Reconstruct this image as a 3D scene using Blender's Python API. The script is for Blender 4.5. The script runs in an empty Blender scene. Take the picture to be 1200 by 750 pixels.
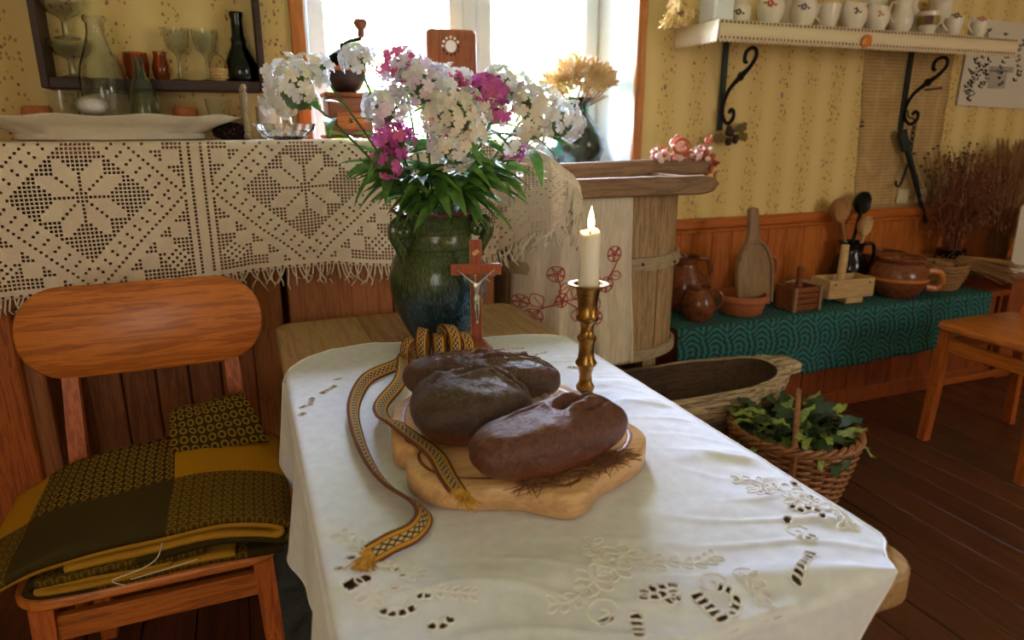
import bpy, bmesh, math, random
from mathutils import Vector, Matrix, Euler, noise
random.seed(7)
R = math.radians
PI = math.pi
SC = bpy.context.scene
COL = SC.collection

# ------------------------------------------------------------------ camera, world, lights, exposure
cd = bpy.data.cameras.new('camera'); cam = bpy.data.objects.new('camera', cd); COL.objects.link(cam)
cam.location = (0, 0, 1.32); cam.rotation_euler = (R(90 - 15.7), 0, R(-21.3))
cd.sensor_width = 36; cd.lens = 24; cd.clip_start = 0.05
cd.dof.use_dof = True; cd.dof.focus_distance = 1.55; cd.dof.aperture_fstop = 3.2
SC.camera = cam
vs = SC.view_settings
vs.view_transform = 'Standard'; vs.look = 'None'; vs.gamma = 1; vs.use_curve_mapping = False; vs.exposure = 0.16
w = bpy.data.worlds.new('sky'); SC.world = w; w.use_nodes = True
wb = w.node_tree.nodes['Background']; wb.inputs[0].default_value = (0.65, 0.74, 1.0, 1); wb.inputs[1].default_value = 100.0

def area(name, loc, rot, sx, sy, power, color, portal=False):
    l = bpy.data.lights.new(name, 'AREA'); l.shape = 'RECTANGLE'; l.size = sx; l.size_y = sy; l.energy = power; l.color = color
    if portal: l.cycles.is_portal = True
    o = bpy.data.objects.new(name, l); COL.objects.link(o); o.location = loc; o.rotation_euler = rot
    return o
area('window_portal', (0.95, 3.16, 1.66), (R(-90), 0, 0), 1.4, 1.15, 1, (1, 1, 1), portal=True)
area('front_fill_light', (-0.75, -1.42, 1.45), (R(90), 0, R(-4)), 1.0, 1.1, 14, (1.0, 0.91, 0.82))  # added warm fill behind the camera, this wall has no window
area('front_fill_light', (3.1, -1.42, 1.65), (R(88), 0, R(8)), 1.3, 1.2, 34, (1.0, 0.91, 0.80))  # added fill from the right front, standing for an unseen window

# ------------------------------------------------------------------ node helpers
def s2l(c):
    c = c / 255.0
    return c / 12.92 if c <= 0.04045 else ((c + 0.055) / 1.055) ** 2.4
def C(r, g, b): return (s2l(r), s2l(g), s2l(b), 1)
class N:
    def __init__(s, name):
        s.m = bpy.data.materials.new(name); s.m.use_nodes = True
        s.t = s.m.node_tree; s.b = s.t.nodes['Principled BSDF']; s.out = s.t.nodes['Material Output']
    def n(s, typ, **kw):
        x = s.t.nodes.new('ShaderNode' + typ)
        for k, v in kw.items():
            if hasattr(x, k): setattr(x, k, v)
            else: x.inputs[k.replace('_', ' ')].default_value = v
        return x
    def l(s, a, b): s.t.links.new(a, b)
    def math(s, op, a, b=None, c=None):
        x = s.t.nodes.new('ShaderNodeMath'); x.operation = op
        for i, v in enumerate((a, b, c)):
            if v is None: continue
            if isinstance(v, (int, float)): x.inputs[i].default_value = v
            else: s.l(v, x.inputs[i])
        return x.outputs[0]
    def mix(s, f, a, b):
        x = s.t.nodes.new('ShaderNodeMix'); x.data_type = 'RGBA'
        for i, v in ((0, f), (6, a), (7, b)):
            if isinstance(v, (int, float, tuple)): x.inputs[i].default_value = v
            else: s.l(v, x.inputs[i])
        return x.outputs[2]
    def coord(s, kind='Object', scale=(1, 1, 1), rnd=0.0, rot=(0, 0, 0)):
        tc = s.n('TexCoord'); v = tc.outputs[kind]
        if rnd:
            oi = s.n('ObjectInfo'); a = s.t.nodes.new('ShaderNodeVectorMath'); a.operation = 'ADD'
            mu = s.math('MULTIPLY', oi.outputs['Random'], rnd); s.l(v, a.inputs[0]); s.l(mu, a.inputs[1]); v = a.outputs[0]
        mp = s.n('Mapping'); mp.inputs['Scale'].default_value = scale; mp.inputs['Rotation'].default_value = rot
        s.l(v, mp.inputs[0]); return mp.outputs[0]
    def ramp(s, f, stops):
        x = s.n('ValToRGB'); e = x.color_ramp.elements
        while len(e) < len(stops): e.new(0.5)
        for q, (p, c) in zip(e, stops): q.position = p; q.color = c
        s.l(f, x.inputs[0]); return x.outputs[0]
    def bump(s, h, strength=0.3, dist=0.01):
        x = s.n('Bump'); x.inputs['Strength'].default_value = strength; x.inputs['Distance'].default_value = dist
        s.l(h, x.inputs['Height']); s.l(x.outputs[0], s.b.inputs['Normal'])
    def color(s, c):
        if isinstance(c, tuple): s.b.inputs['Base Color'].default_value = c
        else: s.l(c, s.b.inputs['Base Color'])
    def set(s, **kw):
        for k, v in kw.items(): s.b.inputs[k.replace('_', ' ')].default_value = v
        return s

def plain(name, c, rough=0.6, metal=0.0, var=0.12, scale=30, bump=0.0, **kw):
    k = N(name); v = k.coord(scale=(scale,) * 3, rnd=5)
    n = k.n('TexNoise', Detail=4.0); k.l(v, n.inputs['Vector'])
    dk = tuple(x * (1 - var) for x in c[:3]) + (1,); lt = tuple(min(1, x * (1 + var)) for x in c[:3]) + (1,)
    k.color(k.ramp(n.outputs['Fac'], [(0.3, dk), (0.7, lt)])); k.set(Roughness=rough, Metallic=metal)
    if bump: k.bump(n.outputs['Fac'], bump, 0.004)
    if kw: k.set(**kw)
    return k.m
def wood(name, dark, light, axis='x', scale=1.0, rough=0.5, bump=0.15, rings=0.5, spec=0.4, coat=0.0):
    k = N(name); lo, hi = 1.6 * scale, 22 * scale
    sc = [hi, hi, hi]; sc['xyz'.index(axis)] = lo
    v = k.coord(scale=tuple(sc), rnd=37.0)
    n1 = k.n('TexNoise', Detail=6.0, Roughness=0.6, Distortion=0.6); k.l(v, n1.inputs['Vector'])
    sc2 = [hi * 5, hi * 5, hi * 5]; sc2['xyz'.index(axis)] = lo * 2.5
    v2 = k.coord(scale=tuple(sc2), rnd=11.0)
    n2 = k.n('TexNoise', Detail=3.0); k.l(v2, n2.inputs['Vector'])
    r = k.math('SINE', k.math('MULTIPLY', n1.outputs['Fac'], 26.0))
    r = k.math('MULTIPLY_ADD', r, 0.5 * rings, 0.5)
    f = k.math('ADD', k.math('MULTIPLY', r, 0.45), k.math('MULTIPLY', n1.outputs['Fac'], 0.35))
    f = k.math('ADD', f, k.math('MULTIPLY', n2.outputs['Fac'], 0.25))
    oi = k.n('ObjectInfo'); f = k.math('ADD', f, k.math('MULTIPLY_ADD', oi.outputs['Random'], 0.16, -0.08))
    mid = tuple((a + b) / 2 for a, b in zip(dark, light))
    k.color(k.ramp(f, [(0.22, dark), (0.5, mid), (0.8, light)])); k.set(Roughness=rough)
    k.b.inputs['Specular IOR Level'].default_value = spec
    if coat: k.set(Coat_Weight=coat, Coat_Roughness=0.25)
    k.bump(n2.outputs['Fac'], bump, 0.003)
    return k.m

# ------------------------------------------------------------------ materials
M_ = {}
M_['orange_x'] = wood('orange pine, grain x', C(128, 60, 16), C(216, 126, 48), 'x', 0.55, 0.38, coat=0.15)
M_['orange_z'] = wood('orange pine, grain z', C(120, 54, 18), C(206, 110, 48), 'z', 0.7, 0.4)
M_['orange_y'] = wood('orange pine, grain y', C(120, 54, 18), C(206, 110, 48), 'y', 0.7, 0.4)
M_['panel'] = wood('red brown cabinet pine', C(116, 64, 34), C(184, 116, 70), 'z', 0.6, 0.45)
M_['panel_x'] = wood('red brown bench pine', C(96, 40, 16), C(160, 80, 38), 'z', 0.6, 0.45)
M_['wains'] = wood('honey pine boards', C(150, 72, 22), C(206, 118, 46), 'z', 0.6, 0.45)
M_['rail'] = wood('honey pine rail', C(140, 66, 20), C(200, 110, 44), 'x', 0.6, 0.4)
M_['trimw'] = wood('orange window casing', C(150, 84, 30), C(206, 130, 58), 'z', 0.5, 0.45)
M_['table'] = wood('worn pale table wood', C(128, 92, 58), C(190, 152, 106), 'y', 0.6, 0.5)
M_['board'] = wood('oiled beech board', C(170, 122, 74), C(222, 182, 130), 'x', 0.5, 0.38, rings=0.35, bump=0.08)
M_['grey'] = wood('weathered grey brown staves', C(112, 84, 56), C(200, 166, 124), 'z', 0.9, 0.7, bump=0.5)
M_['grey_x'] = wood('weathered brown beam', C(84, 60, 44), C(156, 122, 90), 'x', 0.8, 0.6, bump=0.5)
M_['hoop'] = wood('pale grey wooden hoop', C(130, 112, 88), C(188, 170, 142), 'x', 1.0, 0.7, bump=0.4)
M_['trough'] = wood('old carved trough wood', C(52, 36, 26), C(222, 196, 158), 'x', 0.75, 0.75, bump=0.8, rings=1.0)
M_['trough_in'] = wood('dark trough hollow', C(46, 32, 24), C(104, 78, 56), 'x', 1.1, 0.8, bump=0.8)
M_['floor'] = wood('dark red floor boards', C(52, 26, 16), C(98, 52, 30), 'y', 0.35, 0.4, bump=0.06, coat=0.1)
M_['darkw'] = wood('dark brown shelf wood', C(40, 24, 18), C(70, 44, 32), 'x', 0.8, 0.5)
M_['brownw'] = wood('mid brown varnished wood', C(96, 50, 28), C(150, 88, 52), 'x', 0.6, 0.4)
M_['radio'] = wood('brown wooden case', C(118, 62, 38), C(168, 98, 64), 'z', 0.6, 0.45)
M_['cross'] = wood('red mahogany', C(126, 56, 32), C(166, 84, 52), 'z', 0.8, 0.3)
M_['pale'] = wood('pale limewood', C(168, 130, 84), C(214, 180, 130), 'x', 0.9, 0.6)
M_['paleb'] = wood('brown limewood', C(130, 86, 50), C(178, 128, 82), 'z', 0.9, 0.6)
M_['greyw'] = wood('grey brown paddle wood', C(110, 84, 60), C(160, 128, 94), 'z', 0.9, 0.6)
M_['white'] = plain('white painted frame', C(232, 236, 240), 0.4, var=0.02)
M_['plaster'] = plain('white plaster reveal', C(236, 238, 242), 0.7, var=0.03, scale=12)
M_['ceil'] = plain('white ceiling', C(226, 220, 206), 0.8, var=0.03)
M_['candle'] = plain('white candle wax', C(240, 232, 216), 0.4, var=0.02)
M_['candle'].node_tree.nodes['Principled BSDF'].inputs['Subsurface Weight'].default_value = 0.4
M_['candle'].node_tree.nodes['Principled BSDF'].inputs['Subsurface Radius'].default_value = (0.02, 0.012, 0.006)
M_['iron'] = plain('black wrought iron', C(24, 26, 27), 0.5, 0.6, var=0.2)
M_['irong'] = plain('green black iron', C(34, 46, 44), 0.55, 0.3, var=0.2)
M_['silver'] = plain('worn silver metal', C(178, 172, 162), 0.32, 0.95, var=0.12, scale=120)
M_['brass'] = plain('aged brass', C(150, 112, 58), 0.28, 0.95, var=0.3, scale=40)
M_['pewter'] = plain('dull pewter', C(150, 146, 138), 0.4, 0.8)
M_['china'] = plain('white glazed china', C(226, 214, 196), 0.18, var=0.03)
M_['platter'] = plain('cream glazed platter', C(226, 216, 198), 0.25, var=0.04, scale=14)
M_['terra'] = plain('terracotta', C(176, 100, 58), 0.7, var=0.15, scale=14)
M_['brownglaze'] = plain('brown salt glaze', C(118, 64, 38), 0.2, var=0.35, scale=9)
M_['blackglaze'] = plain('black glaze', C(26, 20, 18), 0.12, var=0.2)
M_['orangeglaze'] = plain('orange glaze', C(190, 112, 44), 0.3, var=0.3, scale=18)
M_['redpaint'] = plain('red floral paint', C(176, 60, 60), 0.3)
M_['orangepaint'] = plain('orange floral paint', C(206, 118, 40), 0.3)
M_['purplepaint'] = plain('violet floral paint', C(120, 72, 110), 0.3)
M_['brownpaint'] = plain('brown floral paint', C(92, 50, 34), 0.3)
M_['greenpaint'] = plain('green floral paint', C(84, 120, 60), 0.3)
M_['goldpaint'] = plain('gold band paint', C(150, 132, 62), 0.3)
M_['leaf'] = plain('phlox leaf green', C(88, 132, 58), 0.42, var=0.4, scale=9)
M_['leaf2'] = plain('pale basket leaf', C(150, 168, 84), 0.5, var=0.35, scale=16)
M_['leafd'] = plain('dark basket leaf', C(52, 78, 44), 0.5, var=0.35, scale=16)
M_['stem'] = plain('green stem', C(78, 100, 52), 0.5)
M_['wphlox'] = plain('white phlox petal', C(226, 224, 222), 0.6, var=0.03)
M_['cphlox'] = plain('cream phlox petal', C(230, 220, 202), 0.6, var=0.05)
M_['lphlox'] = plain('lilac white phlox petal', C(232, 214, 232), 0.6, var=0.08)
M_['pphlox'] = plain('pink phlox petal', C(214, 98, 146), 0.6, var=0.2)
M_['mphlox'] = plain('magenta phlox petal', C(196, 86, 166), 0.6, var=0.25)
for q in ('wphlox', 'cphlox', 'lphlox', 'pphlox', 'mphlox', 'leaf', 'leaf2'):
    nt = M_[q].node_tree; b = nt.nodes['Principled BSDF']; tl = nt.nodes.new('ShaderNodeBsdfTranslucent'); mx = nt.nodes.new('ShaderNodeMixShader'); mx.inputs[0].default_value = 0.15
    src = b.inputs['Base Color'].links[0].from_socket; nt.links.new(src, tl.inputs[0]); nt.links.new(b.outputs[0], mx.inputs[1]); nt.links.new(tl.outputs[0], mx.inputs[2]); nt.links.new(mx.outputs[0], nt.nodes['Material Output'].inputs[0])
M_['straw'] = plain('golden dried grain', C(204, 170, 116), 0.7, var=0.3, scale=40)
M_['strawp'] = plain('pale straw', C(222, 190, 128), 0.7, var=0.25, scale=40)
M_['wick'] = plain('charred wick', C(30, 24, 20), 0.9)
M_['wicker'] = plain('brown willow', C(150, 98, 58), 0.5, var=0.4, scale=22)
M_['wickerd'] = plain('dark willow ribs', C(112, 72, 44), 0.5, var=0.35, scale=22)
M_['drybrown'] = plain('red brown dried flowers', C(122, 70, 42), 0.8, var=0.4, scale=30)
M_['drygrass'] = plain('tan dried grass', C(150, 108, 66), 0.8, var=0.3, scale=30)
M_['drydark'] = plain('dark seed heads', C(52, 34, 26), 0.8, var=0.3)
M_['paper'] = plain('white paper', C(214, 204, 190), 0.8, var=0.03)
M_['switch'] = plain('ivory plastic', C(212, 196, 160), 0.4, var=0.02)
M_['gar_w'] = plain('pale pink shell petals', C(236, 206, 196), 0.5, var=0.12, scale=60)
M_['gar_o'] = plain('orange pink shell', C(200, 104, 72), 0.5, var=0.2, scale=60)
M_['gar_r'] = plain('dark red dried petals', C(150, 52, 36), 0.6, var=0.25)
M_['hop'] = plain('dried hop leaves', C(110, 92, 40), 0.8, var=0.3, scale=40)
M_['dial'] = plain('white dial', C(235, 235, 230), 0.3, var=0.02)
M_['rug'] = plain('teal grey rag rug', C(84, 92, 90), 0.95, var=0.6, scale=70, bump=0.8)
M_['linenfringe'] = plain('lace yarn', C(226, 212, 188), 0.9, var=0.08, scale=90)
M_['lacemat'] = plain('ecru crochet cotton', C(236, 216, 194), 0.9, var=0.1, scale=160, bump=0.5)
M_['shelflace'] = plain('cream shelf edging', C(226, 206, 172), 0.8, var=0.05, scale=60)
M_['redthread'] = plain('red embroidery thread', C(176, 62, 60), 0.8)
M_['whitethread'] = plain('white embroidery thread', C(236, 234, 232), 0.7, var=0.03)
M_['hay'] = plain('brown hay', C(120, 78, 44), 0.8, var=0.3)
M_['grass'] = plain('lawn', C(120, 150, 70), 0.9, var=0.25, scale=6)
M_['bush'] = plain('sunlit foliage', C(150, 180, 90), 0.7, var=0.3, scale=3)

def glass(name, col, rough=0.03, ior=1.45):
    k = N(name); k.color(col); k.set(Roughness=rough, IOR=ior, Transmission_Weight=1.0)
    n = k.n('TexNoise', Scale=14.0, Detail=2.0); k.bump(n.outputs['Fac'], 0.06, 0.004); return k.m
M_['glass'] = glass('clear glass', C(242, 246, 244))
M_['glassg'] = glass('greenish glass', C(206, 220, 208))
M_['glassdark'] = glass('dark green bottle glass', C(36, 70, 62), 0.08)
M_['glassamber'] = glass('copper tinted glass', C(214, 150, 112), 0.08)
def pane():
    k = N('window pane'); tr = k.n('BsdfTransparent'); gl = k.n('BsdfGlossy'); gl.inputs['Roughness'].default_value = 0.02
    mx = k.n('MixShader'); fr = k.n('Fresnel'); fr.inputs[0].default_value = 1.3
    k.l(fr.outputs[0], mx.inputs[0]); k.l(tr.outputs[0], mx.inputs[1]); k.l(gl.outputs[0], mx.inputs[2]); k.l(mx.outputs[0], k.out.inputs[0])
    n = k.n('TexNoise', Scale=3.0); return k.m
M_['pane'] = pane()
def cello():
    k = N('clear cellophane'); k.color(C(240, 240, 240)); k.set(Roughness=0.15, Alpha=0.45); n = k.n('TexNoise', Scale=40.0); k.bump(n.outputs['Fac'], 0.7, 0.01); return k.m
M_['cello'] = cello()
def flame():
    k = N('candle flame'); e = k.n('Emission'); tc = k.n('TexCoord'); sp = k.n('SeparateXYZ'); k.l(tc.outputs['Generated'], sp.inputs[0])
    c = k.ramp(sp.outputs[2], [(0.0, (1.0, 0.30, 0.06, 1)), (0.3, (1.0, 0.72, 0.28, 1)), (1.0, (1.0, 0.55, 0.16, 1))]); k.l(c, e.inputs[0]); e.inputs[1].default_value = 9.0
    k.l(e.outputs[0], k.out.inputs[0]); return k.m
M_['flame'] = flame()
def wallpaper():
    k = N('yellow sprig wallpaper'); tc = k.n('TexCoord'); sp = k.n('SeparateXYZ'); k.l(tc.outputs['Object'], sp.inputs[0])
    st = k.math('COSINE', k.math('MULTIPLY', sp.outputs[0], 2 * PI / 0.165))
    base = k.mix(k.math('SMOOTH_MIN', k.math('MULTIPLY_ADD', st, 0.5, 0.5), 1.0, 0.1), C(226, 200, 138), C(216, 186, 118))
    def dots(sx, sz, thr, lo, col, base, seed):
        mp = k.n('Mapping'); mp.inputs['Scale'].default_value = (sx, 0.001, sz); mp.inputs['Location'].default_value = (seed, 0, seed * 1.7); k.l(tc.outputs['Object'], mp.inputs[0])
        vo = k.n('TexVoronoi'); vo.inputs['Scale'].default_value = 1.0; vo.inputs['Randomness'].default_value = 0.8; k.l(mp.outputs[0], vo.inputs['Vector'])
        d = k.math('LESS_THAN', vo.outputs['Distance'], thr)
        mask = k.math('GREATER_THAN', st, lo)
        return k.mix(k.math('MULTIPLY', d, mask), base, col)
    c = dots(62, 42, 0.27, -0.05, C(168, 134, 84), base, 3.1)
    c = dots(42, 34, 0.22, 0.1, C(146, 98, 80), c, 9.4)
    c = dots(13, 8.5, 0.1, 0.45, C(140, 108, 132), c, 5.2)
    k.color(c); k.set(Roughness=0.75); return k.m
M_['wallpaper'] = wallpaper()
def newspaper():
    k = N('yellowed newsprint'); tc = k.n('TexCoord'); sp = k.n('SeparateXYZ'); k.l(tc.outputs['Object'], sp.inputs[0])
    ln = k.math('GREATER_THAN', k.math('SINE', k.math('MULTIPLY', sp.outputs[2], 2 * PI / 0.017)), 0.2)
    mp = k.n('Mapping'); mp.inputs['Scale'].default_value = (130, 1, 70); k.l(tc.outputs['Object'], mp.inputs[0])
    n = k.n('TexNoise', Detail=2.0); k.l(mp.outputs[0], n.inputs['Vector'])
    g = k.math('GREATER_THAN', n.outputs['Fac'], 0.42)
    colm = k.math('GREATER_THAN', k.math('ABSOLUTE', k.math('SINE', k.math('MULTIPLY', sp.outputs[0], PI / 0.11))), 0.22)
    f = k.math('MULTIPLY', k.math('MULTIPLY', ln, g), colm)
    n2 = k.n('TexNoise', Scale=4.0, Detail=3.0)
    base = k.ramp(n2.outputs['Fac'], [(0.3, C(176, 142, 92)), (0.7, C(202, 170, 116))])
    k.color(k.mix(k.math('MULTIPLY', f, 0.45), base, C(96, 72, 48))); k.set(Roughness=0.85); return k.m
M_['news'] = newspaper()
def clothmat():
    k = N('white table linen'); v = k.coord(scale=(900, 900, 900)); n = k.n('TexNoise', Detail=2.0); k.l(v, n.inputs['Vector'])
    v2 = k.coord(scale=(9, 9, 9)); n2 = k.n('TexNoise', Detail=4.0); k.l(v2, n2.inputs['Vector'])
    k.color(k.ramp(n2.outputs['Fac'], [(0.3, C(220, 223, 234)), (0.7, C(232, 235, 244))])); k.set(Roughness=0.9)
    h = k.math('ADD', k.math('MULTIPLY', n.outputs['Fac'], 0.25), n2.outputs['Fac']); k.bump(h, 0.25, 0.004)
    k.set(Sheen_Weight=0.15); return k.m
M_['cloth'] = clothmat()
def linen():
    k = N('creased natural linen'); v = k.coord(scale=(24, 24, 3)); n = k.n('TexNoise', Detail=4.0); k.l(v, n.inputs['Vector'])
    k.color(k.ramp(n.outputs['Fac'], [(0.3, C(206, 190, 170)), (0.7, C(226, 214, 198))])); k.set(Roughness=0.9); k.bump(n.outputs['Fac'], 0.3, 0.004); return k.m
M_['linen'] = linen()
def uvsep(k):
    tc = k.n('TexCoord'); sp = k.n('SeparateXYZ'); k.l(tc.outputs['UV'], sp.inputs[0]); return tc, sp.outputs[0], sp.outputs[1]
def tealmat():
    k = N('teal overshot weave'); tc, u, v = uvsep(k)
    w1 = k.math('COSINE', k.math('MULTIPLY', u, 2 * PI / 0.118)); w2 = k.math('COSINE', k.math('MULTIPLY', v, 2 * PI / 0.15))
    ph = k.math('ADD', k.math('MULTIPLY', v, 2 * PI / 0.026), k.math('MULTIPLY', w1, 4.2))
    p2 = k.math('ADD', k.math('MULTIPLY', u, 2 * PI / 0.030), k.math('MULTIPLY', w2, 2.2))
    a = k.math('COSINE', ph); b = k.math('COSINE', p2)
    sel = k.math('GREATER_THAN', k.math('ADD', w1, w2), 0.0)
    val = k.math('ADD', k.math('MULTIPLY', a, k.math('MULTIPLY_ADD', sel, 0.9, 0.5)), k.math('MULTIPLY', b, k.math('MULTIPLY_ADD', sel, -0.6, 0.9)))
    f = k.math('GREATER_THAN', val, 0.12)
    n = k.n('TexNoise', Scale=260.0); n.inputs['Detail'].default_value = 1.0
    c = k.mix(f, C(44, 52, 56), C(24, 128, 124)); c = k.mix(k.math('MULTIPLY', n.outputs['Fac'], 0.35), c, C(30, 50, 52))
    k.color(c); k.set(Roughness=0.9); k.bump(f, 0.15, 0.002); return k.m
M_['teal'] = tealmat()
def blanketmat():
    k = N('mustard and black wool check'); tc, u, v = uvsep(k)
    def cell(x, per): return k.math('FRACT', k.math('DIVIDE', x, per))
    mp = k.n('Mapping'); mp.inputs['Scale'].default_value = (1 / 0.0205, 1 / 0.0205, 1); k.l(tc.outputs['UV'], mp.inputs[0])
    vo = k.n('TexVoronoi'); vo.inputs['Scale'].default_value = 1.0; vo.inputs['Randomness'].default_value = 0.0; k.l(mp.outputs[0], vo.inputs['Vector'])
    d = vo.outputs['Distance']
    ring = k.math('MULTIPLY', k.math('GREATER_THAN', d, 0.22), k.math('LESS_THAN', d, 0.42))
    bu = k.math('LESS_THAN', cell(k.math('ADD', u, 0.16), 0.56), 0.5)
    bv = k.math('LESS_THAN', cell(k.math('ADD', v, 0.25), 0.44), 0.5)
    n = k.n('TexNoise', Scale=180.0); n.inputs['Detail'].default_value = 2.0
    pat = k.mix(ring, C(56, 46, 24), C(146, 110, 30))
    must = C(184, 128, 16); dark = C(66, 54, 22)
    mustpat = k.mix(ring, C(84, 66, 22), C(128, 96, 26))
    row0 = k.mix(bu, pat, must); row1 = k.mix(bu, dark, mustpat)
    c = k.mix(bv, row1, row0); c = k.mix(k.math('MULTIPLY', n.outputs['Fac'], 0.4), c, C(52, 42, 18))
    k.color(c); k.set(Roughness=1.0); k.b.inputs['Specular IOR Level'].default_value = 0.1; k.bump(n.outputs['Fac'], 0.5, 0.004); return k.m
M_['blanket'] = blanketmat()
def woolin():
    return plain('mustard wool inside', C(188, 136, 26), 0.95, var=0.2, scale=120, bump=0.5)
M_['woolin'] = woolin()
def sashmat():
    k = N('woven patterned band'); tc, u, v = uvsep(k)
    dv = k.math('ABSOLUTE', k.math('SUBTRACT', v, 0.5))
    zz = k.math('ABSOLUTE', k.math('SUBTRACT', k.math('MULTIPLY', k.math('PINGPONG', k.math('MULTIPLY', u, 70.0), 1.0), 0.3), 0.15))
    mot = k.math('LESS_THAN', k.math('ABSOLUTE', k.math('SUBTRACT', dv, zz)), 0.05)
    c = k.mix(mot, C(206, 178, 124), C(52, 34, 26))
    c = k.mix(k.math('GREATER_THAN', dv, 0.19), c, C(92, 44, 26))
    c = k.mix(k.math('GREATER_THAN', dv, 0.24), c, C(208, 150, 40))
    c = k.mix(k.math('GREATER_THAN', dv, 0.38), c, C(110, 66, 40))
    n = k.n('TexNoise', Scale=300.0); k.color(c); k.set(Roughness=0.9); k.bump(n.outputs['Fac'], 0.4, 0.003); return k.m
M_['sash'] = sashmat()
M_['sashyarn'] = plain('yellow and brown yarn', C(196, 146, 50), 0.9, var=0.5, scale=90)
def crust(name, dark, light, flour):
    k = N(name); v = k.coord(scale=(26, 26, 26), rnd=9); n = k.n('TexNoise', Detail=8.0, Roughness=0.65); k.l(v, n.inputs['Vector'])
    v2 = k.coord(scale=(130, 130, 130), rnd=9); vo = k.n('TexVoronoi'); vo.inputs['Scale'].default_value = 1.0; k.l(v2, vo.inputs['Vector'])
    c = k.ramp(n.outputs['Fac'], [(0.32, dark), (0.62, light), (0.75, flour)])
    tc = k.n('TexCoord'); sp = k.n('SeparateXYZ'); k.l(tc.outputs['Generated'], sp.inputs[0])
    low = k.ramp(sp.outputs[2], [(0.05, (1, 1, 1, 1)), (0.38, (0, 0, 0, 1))])
    c = k.mix(k.math('MULTIPLY', low, 0.6), c, C(138, 72, 38))
    k.color(c); k.set(Roughness=0.36)
    h = k.math('ADD', n.outputs['Fac'], k.math('MULTIPLY', vo.outputs['Distance'], 0.25)); k.bump(h, 0.6, 0.006); return k.m
M_['crustF'] = crust('glossy brown rye crust', C(62, 35, 24), C(110, 62, 42), C(136, 92, 70))
M_['crustR'] = crust('dark brown rye crust', C(48, 33, 26), C(76, 52, 40), C(104, 80, 66))
M_['crustB'] = crust('matt dark rye crust', C(52, 36, 27), C(88, 60, 44), C(122, 92, 72))
def vaseglaze():
    k = N('green to blue running glaze'); tc = k.n('TexCoord'); sp = k.n('SeparateXYZ'); k.l(tc.outputs['Object'], sp.inputs[0])
    v = k.coord(scale=(55, 55, 9)); n = k.n('TexNoise', Detail=6.0); k.l(v, n.inputs['Vector'])
    h = k.math('ADD', sp.outputs[2], k.math('MULTIPLY_ADD', n.outputs['Fac'], 0.16, -0.08))
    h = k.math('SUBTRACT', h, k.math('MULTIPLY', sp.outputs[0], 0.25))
    up = k.ramp(n.outputs['Fac'], [(0.3, C(36, 52, 30)), (0.55, C(64, 82, 42)), (0.75, C(104, 112, 66))])
    lo = k.ramp(n.outputs['Fac'], [(0.35, C(16, 28, 44)), (0.55, C(52, 104, 146)), (0.72, C(140, 178, 200))])
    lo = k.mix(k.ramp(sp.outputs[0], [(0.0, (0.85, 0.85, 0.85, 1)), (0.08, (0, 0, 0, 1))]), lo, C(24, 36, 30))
    f = k.ramp(h, [(0.13, (0, 0, 0, 1)), (0.22, (1, 1, 1, 1))])
    k.color(k.mix(f, lo, up)); k.set(Roughness=0.14); k.bump(n.outputs['Fac'], 0.12, 0.004); return k.m
M_['vaseglaze'] = vaseglaze()
def sillglaze():
    k = N('metallic dark green glaze'); v = k.coord(scale=(8, 8, 5)); n = k.n('TexNoise', Detail=3.0); k.l(v, n.inputs['Vector'])
    k.color(k.ramp(n.outputs['Fac'], [(0.35, C(44, 48, 44)), (0.55, C(70, 78, 70)), (0.7, C(36, 104, 76))])); k.set(Roughness=0.12, Metallic=0.25); return k.m
M_['sillglaze'] = sillglaze()
M_['rimbrown'] = plain('brown rim glaze', C(104, 54, 38), 0.2, var=0.2)

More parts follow.
